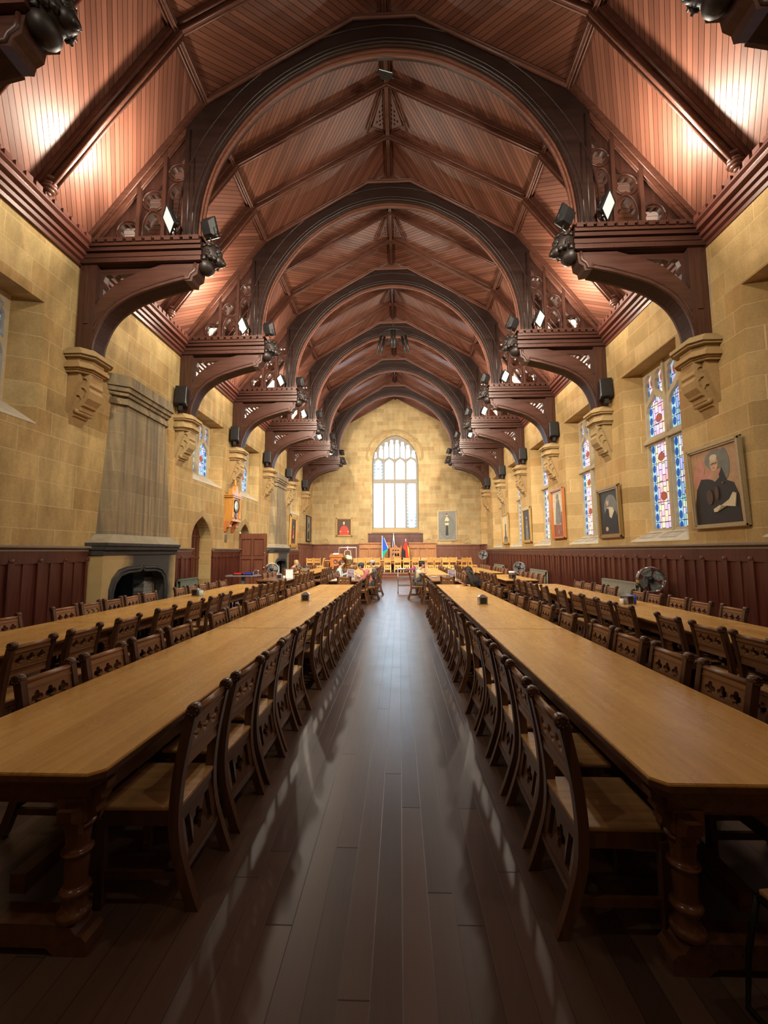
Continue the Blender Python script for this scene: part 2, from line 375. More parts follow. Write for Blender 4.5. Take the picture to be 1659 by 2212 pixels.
def stained(name, strength, pal, whiteness=0.0, border_w=0.2):
    """pane UV: u across the light 0..1, v in metres up the light"""
    t = NT(name); uv = t.new('ShaderNodeUVMap'); sp = t.new('ShaderNodeSeparateXYZ'); t.link(uv.outputs[0], sp.inputs[0])
    u, v = sp.outputs[0], sp.outputs[1]
    br = t.new('ShaderNodeTexBrick'); br.offset = 0.5
    ang = t.math('MULTIPLY', t.math('PINGPONG', t.math('MULTIPLY', t.math('ADD', u, 0.0), 1.0), 0.085), 0.55)
    t.link(t.xyz(v, u), br.inputs['Vector'])
    br.inputs['Scale'].default_value = 1.0; br.inputs['Brick Width'].default_value = 0.27; br.inputs['Row Height'].default_value = 0.17
    br.inputs['Mortar Size'].default_value = 0.009; br.inputs['Mortar Smooth'].default_value = 0.1
    ce = t.white(t.xyz(t.math('FLOOR', t.math('DIVIDE', v, 0.135)), t.math('FLOOR', t.math('DIVIDE', u, 0.17)), 0.2))[0]
    body = t.ramp(ce, *pal)
    lead = (0.02, 0.025, 0.03)
    c = t.mix(br.outputs['Fac'], body, lead)
    # red roundels
    du = t.math('MULTIPLY', t.math('SUBTRACT', u, 0.5), 0.62)
    dv = t.math('SUBTRACT', t.math('MODULO', t.math('ADD', v, 0.33), 0.92), 0.46)
    d = t.math('SQRT', t.math('ADD', t.math('MULTIPLY', du, du), t.math('MULTIPLY', dv, dv)))
    c = t.mix(t.rng(d, 0.098, 0.104, 1, 0), c, lead)
    c = t.mix(t.rng(d, 0.088, 0.093, 1, 0), c, (0.26, 0.06, 0.045))
    # border of blue drops between white pieces
    eu = t.math('MINIMUM', u, t.math('SUBTRACT', 1.0, u))
    bv = t.math('FRACT', t.math('DIVIDE', v, 0.23))
    drop = t.math('ADD', t.math('POWER', t.math('DIVIDE', t.math('SUBTRACT', eu, border_w * 0.5), border_w * 0.42), 2.0), t.math('POWER', t.math('DIVIDE', t.math('SUBTRACT', bv, 0.5), 0.42), 2.0))
    bc = t.mix(t.rng(drop, 0.85, 1.1, 1, 0), (0.30, 0.55, 0.68), (0.012, 0.07, 0.30))
    c = t.mix(t.rng(eu, border_w, border_w + 0.012, 1, 0), c, bc)
    c = t.mix(t.math('MULTIPLY', t.rng(t.math('ABSOLUTE', t.math('SUBTRACT', eu, border_w + 0.012)), 0.008, 0.014, 1, 0), 1.0), c, lead)
    # horizontal saddle bars
    sv = t.math('ABSOLUTE', t.math('SUBTRACT', t.math('FRACT', t.math('DIVIDE', v, 0.46)), 0.5))
    c = t.mix(t.rng(sv, 0.478, 0.486, 0, 1), c, lead)
    if whiteness: c = t.mix(whiteness, c, (0.50, 0.74, 1.0))
    t.link(c, t.b.inputs['Base Color']); t.link(c, t.b.inputs['Emission Color'])
    t.b.inputs['Emission Strength'].default_value = strength; t.b.inputs['Roughness'].default_value = 0.2
    return t.mat
pal_cool = ((0.0, (0.20, 0.52, 0.50)), (0.3, (0.20, 0.36, 0.78)), (0.55, (0.36, 0.40, 0.80)), (0.8, (0.62, 0.50, 0.74)), (1.0, (0.48, 0.68, 0.50)))
pal_warm = ((0.0, (0.72, 0.36, 0.38)), (0.3, (0.48, 0.48, 0.86)), (0.55, (0.72, 0.60, 0.84)), (0.8, (0.80, 0.52, 0.46)), (1.0, (0.70, 0.80, 0.52)))
M['glass_cool'] = stained('stained_glass_cool', SIDE_GLASS, pal_cool)
M['glass_warm'] = stained('stained_glass_warm', SIDE_GLASS, pal_warm)
M['glass_end'] = stained('stained_glass_daylit', END_GLASS, ((0.0, (0.6, 0.9, 1.0)), (0.5, (.62, .82, 1)), (1.0, (0.6, .85, 1))), 0.45)
M['glass_end_cyan'] = stained('stained_glass_cyan', 0.75, ((0.0, (0.55, 0.9, 0.95)), (0.5, (0.9, 0.95, 1)), (1.0, (0.45, 0.75, 0.85))), 0.2)
# ------------------------------------------------------------------ 2D outlines
def arc(cx, cy, r, a0, a1, n):
    return [(cx + r * cos(radians(a0 + (a1 - a0) * i / n)), cy + r * sin(radians(a0 + (a1 - a0) * i / n))) for i in range(n + 1)]
def quatrefoil(cx, cy, r, rot=0, n=7, k=0.95):
    c = r / (1 + k); a = k * c
    h = (sqrt(2) * c + sqrt(max(2 * c * c - 4 * (c * c - a * a), 0))) / 2
    px, py = h * cos(pi / 4) - c, h * sin(pi / 4)
    am = math.degrees(atan2(py, px)); out = []
    for q in range(4):
        b = 90 * q + rot
        ox, oy = c * cos(radians(b)), c * sin(radians(b))
        out += arc(cx + ox, cy + oy, a, b - am, b + am, n)[:-1]
    return out
def lancet(x0, x1, z0, z1, cusp=True):
    """pointed opening with a trefoil head"""
    w = x1 - x0; xm = (x0 + x1) / 2; hs = z1 - w * 0.95
    if not cusp:
        return [(x0, z0), (x1, z0), (x1, hs)] + [(x1 - w / 2 * (1 - cos(radians(a))) * 1.0 if False else xm + (w / 2) * cos(radians(a)), hs + (z1 - hs) * sin(radians(a)) ** 0.9) for a in range(15, 90, 15)] + [(xm, z1)] + [(xm - (w / 2) * cos(radians(a)), hs + (z1 - hs) * sin(radians(a)) ** 0.9) for a in range(75, 0, -15)] + [(x0, hs)]
    R = [(x1, z0), (x1, hs), (x1 - w * 0.01, hs + w * 0.18), (x1 - w * 0.10, hs + w * 0.30), (x1 - w * 0.22, hs + w * 0.30), (x1 - w * 0.17, hs + w * 0.42), (x1 - w * 0.2, hs + w * 0.60), (x1 - w * 0.33, hs + w * 0.80), (xm, z1)]
    Lp = [(x0 + (x1 - p[0]), p[1]) for p in reversed(R[:-1])]
    return R + Lp
def catmull(pts, n=6):
    P = [pts[0]] + list(pts) + [pts[-1]]; out = []
    for i in range(1, len(P) - 2):
        for k in range(n):
            t = k / n; a, b, c, d = P[i - 1], P[i], P[i + 1], P[i + 2]
            out.append(tuple(0.5 * (2 * b[j] + (c[j] - a[j]) * t + (2 * a[j] - 5 * b[j] + 4 * c[j] - d[j]) * t * t + (3 * b[j] - a[j] - 3 * c[j] + d[j]) * t ** 3) for j in range(2)))
    out.append(tuple(pts[-1])); return out
def offset(pts, d):
    """open polyline moved sideways by d (left of travel is +)"""
    out = []
    for i, p in enumerate(pts):
        a = pts[max(i - 1, 0)]; b = pts[min(i + 1, len(pts) - 1)]
        tx, ty = b[0] - a[0], b[1] - a[1]; L = math.hypot(tx, ty) or 1
        out.append((p[0] - ty / L * d, p[1] + tx / L * d))
    return out
# ================================================================== STRUCTURE
_trim = [0]
def trim(mb, mats, label, cat='trim'):
    _trim[0] += 1
    return struct(mb.build('trim_%d' % _trim[0], mats), label, cat)
# floor
b = MB(); b.bb(XL - 0.7, XR + 0.7, YB - 0.6, YE + 0.6, -0.2, 0.0)
struct(b.build('floor', M['floor']), 'long dark polished floorboards running the length of the hall', 'floor')
# dais with two steps
b = MB()
b.bb(XL + 0.02, XR - 0.02, 24.84, 25.22, 0, 0.13); b.bb(XL + 0.02, XR - 0.02, 24.80, 25.22, 0.13, 0.165)
b.bb(XL + 0.02, XR - 0.02, 25.20, YE, 0, 0.30); b.bb(XL + 0.02, XR - 0.02, 25.16, YE, 0.30, 0.335)
struct(b.build('trim_dais', M['dado_end']), 'wooden dais with two steps across the far end of the hall', 'dais')
DZ = 0.335
# ceiling boards: diagonal, direction changes from bay to bay
b = MB()
ys = [YB - 0.3] + [TY(i) + 0.17 for i in range(-1, 7)] + [YE + 0.3]
for i in range(len(ys) - 1):
    y0, y1 = ys[i], ys[i + 1]
    sg = 1 if i % 2 == 0 else -1
    for side in (-1, 1):
        for k, (pa, pb) in enumerate(((EAV, PUR), (PUR, RID))):
            ax, az = pa; bx, bz = pb
            if k == 0:
                ax += 0.12; az -= 0.16
            L = math.hypot(bx - ax, bz - az); q = sg * (1 if k == 0 else -1)
            P = [(XC + side * ax, y0, az), (XC + side * ax, y1, az), (XC + side * bx, y1, bz), (XC + side * bx, y0, bz)]
            S = [(0, y0), (0, y1), (L, y1), (L, y0)]
            uvs = [((s + q * y) * 0.7071 + i * 3.1 + k * 7 + (side + 1) * 5, (s - q * y) * 0.7071) for s, y in S]
            b.add(P, [(0, 1, 2, 3)], 0, False, [uvs])
            off = 0.08
            nx, nz = (bz - az) / L * off * side, abs(bx - ax) / L * off
            b.add([(p[0] + nx, p[1], p[2] + nz) for p in P], [(3, 2, 1, 0)], 0, False, [list(reversed(uvs))])
struct(b.build('ceiling', M['boards']), 'steep red timber ceiling of diagonal boards', 'ceiling')
# ---- side walls
WT = 0.56
def arch_pts(y0, y1, zs, za, n=7):
    """pointed two-centred arch from (y1, zs) over to (y0, zs)"""
    ym = (y0 + y1) / 2; h = za - zs
    P = [(y1, zs), (y1 - (y1 - ym) * .06, zs + h * .62), (ym, za)]
    R = [tuple((1 - t) ** 2 * P[0][j] + 2 * t * (1 - t) * P[1][j] + t * t * P[2][j] for j in range(2)) for t in [k / n for k in range(n + 1)]]
    return R + [(2 * ym - p[0], p[1]) for p in reversed(R[:-1])]
WIN = (0.98, 3.06)
left_win = [0, 2, 3, 5]; right_win = [-1, 0, 1, 2, 3, 4, 5, 6]
DOOR1 = (12.2, 13.45); DOOR2 = (15.86, 17.06)
def fire_y(k): return 8.05 + k * 3 * BAY
holesL = []
for i in left_win: holesL.append([(TY(i) + WIN[0], 3.80), (TY(i) + WIN[1], 3.80), (TY(i) + WIN[1], 5.95), (TY(i) + WIN[0], 5.95)])
for d in (DOOR1, DOOR2): holesL.append([(d[0], 0.0), (d[1], 0.0)] + arch_pts(d[0], d[1], 2.08, 2.74))
for k in (0, 1):
    f = fire_y(k); holesL.append([(f + 0.42, 0.0), (f + 2.36, 0.0), (f + 2.36, 1.30), (f + 0.42, 1.30)])
holesR = [[(TY(i) + WIN[0], 1.84), (TY(i) + WIN[1], 1.84), (TY(i) + WIN[1], 5.95), (TY(i) + WIN[0], 5.95)] for i in right_win]
def wall_loops(holes):
    outer = [(YB - 0.5, -0.1)]
    low = sorted([h for h in holes if h[0][1] == 0.0], key=lambda h: h[0][0])
    for h in low:
        outer += [(h[0][0], -0.1)] + [h[0]] + list(reversed(h[2:])) + [h[1]] + [(h[1][0], -0.1)]
    outer += [(YE + 0.5, -0.1), (YE + 0.5, 7.75), (YB - 0.5, 7.75)]
    return [outer] + [h for h in holes if h[0][1] != 0.0]
b = MB(); b.prism(wall_loops(holesL), lambda y, z, t: (XL - t, y, z), 0, WT)
wl = struct(b.build('wall_left', M['stone_side']), 'yellow sandstone block wall with the fireplaces', 'wall')
b = MB(); b.prism(wall_loops(holesR), lambda y, z, t: (XR + t, y, z), 0, WT)
struct(b.build('wall_right', M['stone_right']), 'yellow sandstone block wall with tall stained windows', 'wall')
# ---- end wall with arched window
EX0, EX1 = -1.90, 1.34; EXM = (EX0 + EX1) / 2
gable = [(XC - HW - 0.4, -0.1), (XC + HW + 0.4, -0.1), (XC + HW + 0.4, 7.2), (XC + PUR[0] + 0.06, PUR[1] + 0.06), (XC, RID[1] + 0.08), (XC - PUR[0] - 0.06, PUR[1] + 0.06), (XC - HW - 0.4, 7.2)]
def four_centred(x0, x1, zs, za):
    xm = (x0 + x1) / 2; hw = (x1 - x0) / 2; pts = []
    for i in range(0, 13):
        t = i / 12.0; a = t * pi / 2
        x = hw * cos(a) ; z = (za - zs) * (sin(a) * 0.86 + 0.14 * t)
        pts.append((xm + x, zs + z))
    return pts + [(2 * xm - p[0], p[1]) for p in reversed(pts[:-1])]
hole = [(EX0, 3.0), (EX1, 3.0)] + four_centred(EX0, EX1, 7.75, 9.85)
b = MB(); b.prism([gable, hole], lambda x, z, t: (x, YE + t, z), 0, 0.6)
struct(b.build('wall_end', M['stone_end']), 'pale sandstone gable wall around the great window', 'wall')
b = MB(); b.prism([gable], lambda x, z, t: (x, YB - t, z), 0, 0.5)
struct(b.build('wall_back', M['stone_end']), 'plain sandstone wall behind the camera', 'wall')
# ---- side windows
def pane_quad(mb, fx, y0, y1, z0, z1, m):
    mb.add([(fx, y0, z0), (fx, y1, z0), (fx, y1, z1), (fx, y0, z1)], [(0, 1, 2, 3)], m, False, [[(0, z0), (1, z0), (1, z1), (0, z1)]])
_win = [0]
def side_window(i, s, zs0, zs1, transom):
    """s=-1 fireplace wall, +1 portrait wall"""
    _win[0] += 1
    X0 = XR if s > 0 else XL
    ya, yb = TY(i) + WIN[0], TY(i) + WIN[1]
    ga, gb = ya + 0.21, yb - 0.21; dep = 0.40
    b = MB()
    b.prism([[(ya - 0.001, 0), (ga, dep), (ya - 0.001, dep)]], lambda y, t, z: (X0 + s * t, y, z), zs0 - 0.02, 5.96, 0)
    b.prism([[(yb + 0.001, 0), (yb + 0.001, dep), (gb, dep)]], lambda y, t, z: (X0 + s * t, y, z), zs0 - 0.02, 5.96, 0)
    zt = zs1
    lights = [(ga + 0.06, (ga + gb) / 2 - 0.065), ((ga + gb) / 2 + 0.065, gb - 0.06)]
    loops = [[(ga - 0.02, zt - 0.06), (gb + 0.02, zt - 0.06), (gb + 0.02, 5.95), (ga - 0.02, 5.95)]]
    panes = []
    for a, c in lights:
        m = (a + c) / 2; w = c - a
        if transom:
            loops.append([(a, zt + 0.05), (c, zt + 0.05), (c, 4.12), (a, 4.12)]); lo = 4.32; panes.append((a, c, zt + 0.03, 4.14, 0))
        else: lo = zt + 0.05
        head = [(c, lo), (c, 4.93), (c - w * .06, 5.05), (c - w * .2, 5.14), (c - w * .36, 5.19), (m, 5.30)]
        loops.append([(a, lo)] + head + [(2 * m - p[0], p[1]) for p in reversed(head[1:-1])])
        panes.append((a, c, lo - 0.02, 5.34, 1))
        for p, q, z0, z1 in ((a + .02, m - .05, 5.16, 5.42), (m + .05, c - .02, 5.42, 5.16)):
            zz0, zz1 = z0, z1
            loops.append([(p, zz0), (q, zz1), (q, 5.60), (q - .05, 5.66), (q - .03, 5.76), ((p + q) / 2, 5.84), (p + .03, 5.76), (p + .05, 5.66), (p, 5.60)])
            panes.append((p, q, min(z0, z1) - 0.02, 5.86, 2))
    b.prism(loops, lambda y, z, t: (X0 + s * t, y, z), dep, dep + 0.11, 1)
    # raised mullion and transom mouldings
    ym = (ga + gb) / 2
    b.bb(X0 + s * (dep - 0.05), X0 + s * dep, ym - 0.03, ym + 0.03, zt, 5.92, 1)
    if transom: b.prism([[(0, 4.16), (0.07, 4.16), (0.07, 4.30), (0, 4.22)]], lambda t, z, y: (X0 + s * (dep - 0.07 + t), y, z), ga, gb, 1)
    o = b.build('window_%d' % _win[0], [M['stone_side' if s < 0 else 'stone_right'], M['stone_trace']])
    struct(o, 'two-light stone window with stained glass, %s from the camera on the %s wall' % (ORD[(left_win if s < 0 else right_win).index(i)], 'fireplace' if s < 0 else 'portrait'), 'window')
    # sloping sill
    k = MB()
    k.prism([[(-0.006, zs0 + 0.001), (-0.006, zs0 + 0.02), (dep - .02, zt), (dep + .1, zt), (dep + .1, zs0 + 0.001)]], lambda t, z, y: (X0 + s * t, y, z), ya + 0.002, yb - 0.002)
    if transom:
        for c in ((ga * .62 + gb * .38), (ga * .15 + gb * .85)):
            sl = (zt - zs0 - .02) / (dep - .02)
            for r0 in (0.30, 0.22, 0.10):
                for (u0, u1, v0, v1) in ((-r0, r0, .10, .115), (-r0, r0, .285, .30), (-r0, -r0 + .02, .1, .3), (r0 - .02, r0, .1, .3)):
                    P = [(X0 + s * t, c + u, zs0 + .02 + sl * t + .004) for u, t in ((u0, v0), (u1, v0), (u1, v1), (u0, v1))]
                    k.add(P, [(0, 1, 2, 3)], 1)
    k.build('sill', [M['stone_pale'], M['grey']], o)
    for a, c, z0, z1, kind in panes:
        g = MB(); pane_quad(g, X0 + s * (dep + 0.075), a - .01, c + .01, z0, z1, 0)
        # faces see both ways; UV restarts per light
        warm = (a < ym) == (s > 0)
        g.build('pane', M['glass_warm' if (not warm and s > 0) else 'glass_cool'], o)
    # back slab so that the wall is closed behind the glass
    g = MB(); g.bb(X0 + s * (dep + .14), X0 + s * (dep + .16), ya - .1, yb + .1, zs0 - .1, 6.0)
    g.build('back_slab', M['black'], o)
for i in left_win: side_window(i, -1, 3.80, 4.12, False)
for i in right_win: side_window(i, 1, 1.84, 2.10, True)
# ---- great end window
def ez(v): return 3.286 + (1140 - v) * 0.03262
def ex(u): return -1.839 + (u - 806) * 0.03208
def ep(x, y): return (ex(780 + x * 0.10854), ez(920 + y * 0.10854))
loops = [[(EX0 - .02, 2.98), (EX1 + .02, 2.98)] + four_centred(EX0 - .02, EX1 + .02, 7.75, 9.87)]
epanes = []
cols = [(252, 434), (476, 656), (697, 879), (921, 1103)]
for k, (a, c) in enumerate(cols):
    m = (a + c) / 2
    loops.append([ep(a, 2020), ep(c, 2020), ep(c, 1140), ep(a, 1140)]); epanes.append((a, c, 2025, 1135, k))
    loops.append([ep(a, 1055), ep(c, 1055), ep(c, 725), ep(c - 18, 695), ep(c - 55, 668), ep(m + 10, 655), ep(m, 640), ep(m - 10, 655), ep(a + 55, 668), ep(a + 18, 695), ep(a, 725)])
    epanes.append((a, c, 1060, 636, k + 4))
tops = [(250, 326, 480, 648, 600), (358, 440, 366, 604, 640), (464, 550, 295, 645, 604), (573, 660, 250, 604, 645), (686, 770, 250, 645, 604), (796, 882, 292, 604, 645), (905, 992, 358, 645, 604), (1014, 1102, 470, 604, 645)]
for j, (a, c, t, bl, brr) in enumerate(tops):
    m = (a + c) / 2
    loops.append([ep(a, bl), ep(c, brr), ep(c, t + 105), ep(c - 9, t + 80), ep(c - 20, t + 62), ep(c - 12, t + 45), ep(c - 12, t + 22), ep(c - 24, t + 6), ep(m, t), ep(a + 24, t + 6), ep(a + 12, t + 22), ep(a + 12, t + 45), ep(a + 20, t + 62), ep(a + 9, t + 80), ep(a, t + 105)])
    epanes.append((a, c, max(bl, brr) + 3, t - 3, 8 + j))
_win[0] += 1
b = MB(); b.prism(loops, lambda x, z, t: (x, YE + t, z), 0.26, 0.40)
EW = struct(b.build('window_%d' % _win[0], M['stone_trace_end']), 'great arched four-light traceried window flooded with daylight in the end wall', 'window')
for (a, c, y0, y1, k) in epanes:
    x0, z0 = ep(a - 3, y0); x1, z1 = ep(c + 3, y1)
    g = MB(); g.add([(x0, YE + .35, z0), (x1, YE + .35, z0), (x1, YE + .35, z1), (x0, YE + .35, z1)], [(0, 1, 2, 3)], 0, False, [[(0, z0), (1, z0), (1, z1), (0, z1)]])
    g.build('pane', M['glass_end_cyan' if k in (3, 4, 8) else 'glass_end'], EW)
b = MB(); b.bb(EX0 - .3, EX1 + .3, YE + .58, YE + .62, 2.9, 10.1); b.build('back_slab', M['black'], EW)  # unseen black slab closing the wall behind the great window
b = MB()   # hood mould and sloping sill
hm = [ep(*p) for p in ((150, 690), (118, 640), (118, 560), (150, 430), (230, 290), (370, 175), (520, 105), (680, 72), (840, 108), (1000, 190), (1130, 300), (1205, 430), (1235, 560), (1235, 640), (1195, 680), (1190, 650))]
b.tube([(p[0], YE - .03, p[1]) for p in catmull(hm, 4)], 0.06, 8)
b.prism([[(-0.06, 2.93), (-0.06, 3.0), (0.25, 3.27), (0.5, 3.27), (0.5, 2.93)]], lambda t, z, x: (x, YE + t, z), EX0 - .02, EX1 + .02)
b.build('hood_mould', M['stone_dress'], EW)
# ---- cornices
for s, side in ((-1, 'fireplace'), (1, 'portrait')):
    b = MB()
    prof = [(5.86, 7.10), (5.80, 7.10), (5.80, 7.17), (5.75, 7.20), (5.75, 7.27), (5.70, 7.29), (5.70, 7.36), (5.62, 7.39), (5.62, 7.47), (5.57, 7.50), (5.57, 7.535), (5.70, 7.55), (5.70, 7.66), (5.9, 7.66)]
    b.prism([prof], lambda a, z, t: (XC + s * a, t, z), YB, YE)
    y = YB + 0.05
    while y < YE:
        b.bb(XC + s * 5.57, XC + s * 5.70, y, y + 0.125, 7.54, 7.625)
        b.bb(XC + s * 5.60, XC + s * 5.68, y + .125, y + .183, 7.54, 7.575)
        y += 0.183
    trim(b, M['cornice'], 'moulded red timber cornice with battlements above the %s wall' % side, 'cornice')
# ---- purlins and ridge
def beam(b, p0, p1, nrm, w, d, m=0):
    """bar from p0 to p1; nrm points into the room (depth d), width w"""
    p0, p1, nrm = Vector(p0), Vector(p1), Vector(nrm).normalized()
    ax = (p1 - p0).normalized(); sd = ax.cross(nrm).normalized()
    vs = [p + sd * sx * w / 2 + nrm * h for p in (p0, p1) for sx in (-1, 1) for h in (0, d)]
    b.add(vs, [(0, 1, 3, 2), (4, 6, 7, 5), (0, 4, 5, 1), (2, 3, 7, 6), (0, 2, 6, 4), (1, 5, 7, 3)], m)
    return ax, sd
def moulded(b, p0, p1, nrm, w, d, m=0):
    nrm = Vector(nrm).normalized()
    ax, sd = beam(b, p0, p1, nrm, w, d * 0.45, m)
    beam(b, p0, p1, nrm, w * 0.46, d, m)
    for k in (-1, 1):
        o = sd * k * w * 0.36 + nrm * d * 0.52
        b.tube([Vector(p0) + o, Vector(p1) + o], w * 0.115, 8, m)
        o = sd * k * w * 0.16 + nrm * d
        b.tube([Vector(p0) + o, Vector(p1) + o], w * 0.09, 8, m)
def n_in(pa, pb, s):
    dx, dz = s * (pb[0] - pa[0]), pb[1] - pa[1]
    n = Vector((-dz, 0, dx)); 
    if n.z > 0: n = -n
    return n.normalized()
for s, side in ((-1, 'fireplace'), (1, 'portrait')):
    b = MB(); moulded(b, (XC + s * PUR[0], YB, PUR[1]), (XC + s * PUR[0], YE, PUR[1]), (-s * 0.55, 0, -0.83), 0.19, 0.15)
    trim(b, M['rib'], 'moulded roof purlin running above the %s side' % side, 'purlin')
b = MB(); moulded(b, (XC, YB, RID[1]), (XC, YE, RID[1]), (0, 0, -1), 0.20, 0.20)
trim(b, M['rib'], 'moulded timber ridge piece along the top of the roof', 'ridge')
# ---- intermediate ribs
rib_y = [TY(i) + 0.17 + BAY * k / 3 for i in range(-1, 7) for k in (1, 2) if TY(i) + 0.17 + BAY * k / 3 < YE - 0.2] + [YB + .9, YB + 2.3]
rib_mesh = None
for n, y in enumerate(rib_y):
    if rib_mesh is None:
        b = MB()
        for s in (-1, 1):
            pa, pb = (EAV[0] - 0.10, EAV[1] + 0.12), PUR
            moulded(b, (XC + s * pa[0], 0, pa[1]), (XC + s * pb[0], 0, pb[1]), n_in(pa, pb, s), 0.25, 0.20)
            moulded(b, (XC + s * PUR[0], 0, PUR[1]), (XC, 0, RID[1]), n_in(PUR, RID, s), 0.20, 0.17)
            n = n_in(pa, pb, s); base = Vector((XC + s * (pa[0] - 0.10), 0, pa[1] + 0.12)) + n * 0.12
            for k, (dz, r) in enumerate(((0.06, 0.125), (-0.03, 0.115), (-0.09, 0.13), (-0.13, 0.10), (-0.18, 0.06))):
                b.ball(base + Vector((s * k * 0.012, 0, dz)), (r, r, 0.05), 0, 10, 6)
        o = b.build('trim_rib', M['rib']); rib_mesh = o.data; o.location = (0, y, 0)
    else:
        o = bpy.data.objects.new('trim_rib', rib_mesh); COL.objects.link(o); o.location = (0, y, 0)
    struct(o, 'moulded roof rib carried on small bosses between two trusses', 'roof rib'); o['group'] = 'roof ribs between the trusses'
# ---- dado panelling
def dado(y0, y1, s, top=1.77, z0=0.0):
    b = MB(); X0 = XR if s > 0 else XL
    f = lambda t: X0 - s * t
    b.bb(f(0.0), f(0.045), y0, y1, z0, top - 0.05)
    zt = top - 0.285
    b.bb(f(0.045), f(0.075), y0, y1, zt, top - 0.10)
    b.bb(f(0.045), f(0.078), y0, y1, z0, z0 + 0.20)
    n = max(1, round((y1 - y0) / 0.535)); st = (y1 - y0) / n
    for k in range(n + 1):
        y = y0 + k * st
        b.bb(f(0.045), f(0.085), max(y0, y - 0.055), min(y1, y + 0.055), z0 + .2, zt + 0.01)
        if k < n:
            yc = y + st / 2
            b.bb(f(0.045), f(0.062), yc - 0.045, yc + 0.045, z0 + .2, zt - 0.015)
            b.bb(f(0.045), f(0.072), y + 0.055, y + st - .055, zt - 0.018, zt)
        b.ball((f(0.08), y, zt + 0.03), (0.012, 0.05, 0.045), 0, 8, 5)
    # cap rail
    b.prism([[(0, top - .11), (0.085, top - .10), (0.085, top - .075), (0.12, top - .045), (0.14, top - .04), (0.14, top - .012), (0.12, top), (0, top)]], lambda t, z, y: (f(t), y, z), y0, y1, 1)
    return b
segsL = [(YB, 8.0), (fire_y(0) + 2.93, 12.13), (13.52, 15.80), (17.12, 19.24), (fire_y(1) + 2.93, 25.15)]
for n, (a, c) in enumerate(segsL):
    trim(dado(a, c, -1), [M['dado'], M['cap']], 'dark red panelling, %s stretch from the camera along the fireplace wall' % ORD[n], 'panelling')
trim(dado(25.15, YE, -1, 2.16, DZ), [M['dado_end'], M['dado_end']], 'taller panelling beside the dais on the fireplace wall', 'panelling')
trim(dado(YB, 27.3, 1), [M['dado'], M['cap']], 'long dark red panelling under the windows of the portrait wall', 'panelling')
trim(dado(27.3, YE, 1, 2.1, DZ), [M['dado_end'], M['dado_end']], 'short taller panelling beside the dais under the last window', 'panelling')
def end_dado(x0, x1, z0, top, mats, lab, dep=0.06, pitch=0.62, arched=False):
    b = MB(); f = lambda t: YE - t
    b.bb(x0, x1, f(0), f(dep * .6), z0, top - .03)
    b.bb(x0, x1, f(0), f(dep), top - .34, top - .08); b.bb(x0, x1, f(0), f(dep), z0, z0 + .25)
    n = max(1, round((x1 - x0) / pitch)); st = (x1 - x0) / n
    for k in range(n + 1):
        x = x0 + k * st
        b.bb(max(x0, x - .06), min(x1, x + .06), f(0), f(dep * 1.15), z0, top - .3)
        if arched and k < n:
            w = st - .12
            A = [(x + .06, top - .34), (x + st - .06, top - .34), (x + st - .06, top - .56)] + [(x + st / 2 + w / 2 * cos(radians(a)), top - .56 + .16 * sin(radians(a))) for a in range(15, 180, 15)] + [(x + .06, top - .56)]
            b.prism([A], lambda a, z, t: (a, f(t), z), 0, dep)
    b.bb(x0, x1, f(0), f(dep * 2), top - .08, top)
    if arched: b.bb(x0 + .05, x1 - .05, f(0), f(dep * 1.7), top - .40, top - .28)
    return trim(b, mats, lab, 'panelling')
end_dado(XL + .1, -2.80, DZ, 2.16, [M['dado_end']], 'red brown panelling of the end wall, behind the orange lectern')
end_dado(2.50, XR - .1, DZ, 2.10, [M['dado_end']], 'red brown panelling of the end wall, under the grey portrait')
end_dado(-2.18, 1.60, DZ, 2.90, [M['dado']], 'tall dark panelling directly under the great window', 0.05)
end_dado(-2.80, -0.62, DZ, 2.25, [M['screen']], 'honey oak arched screen behind the blue and green flag', 0.10, 0.72, True)
end_dado(0.62, 2.50, DZ, 2.25, [M['screen']], 'honey oak arched screen behind the red and black flag', 0.10, 0.62, True)
# ---- doors
b = MB()
b.prism([[(DOOR1[0] - .01, 0), (DOOR1[1] + .01, 0)] + arch_pts(DOOR1[0] - .01, DOOR1[1] + .01, 2.08, 2.75)], lambda y, z, t: (XL - t, y, z), 0.36, 0.42)
for z in (0.75, 1.45, 2.12): b.bb(XL - .34, XL - .37, DOOR1[0], DOOR1[1], z, z + .05)
for k in range(1, 6): b.bb(XL - .345, XL - .365, DOOR1[0] + k * .208 - .008, DOOR1[0] + k * .208 + .008, 0, 2.3)
o = struct(b.build('door_1', M['dado']), 'dark plank door set deep in a pointed stone arch', 'door')
b = MB(); b.ball((XL - .32, 12.36, 1.02), .035, 0); b.build('door_handle', M['brass'], o)
for n, d in enumerate((DOOR1, DOOR2)):
    b = MB(); a = arch_pts(d[0] - .02, d[1] + .02, 2.08, 2.76); a2 = arch_pts(d[0] - .16, d[1] + .16, 2.08, 2.96)
    b.prism([[(d[1] + .02, .0)] + a + [(d[0] - .02, 0), (d[0] - .16, 0)] + list(reversed(a2)) + [(d[1] + .16, 0)]], lambda y, z, t: (XL - t, y, z), -0.012, 0.34)
    trim(b, M['stone_dress'], 'dressed stone arch around the %s doorway from the camera' % ORD[n], 'arch')
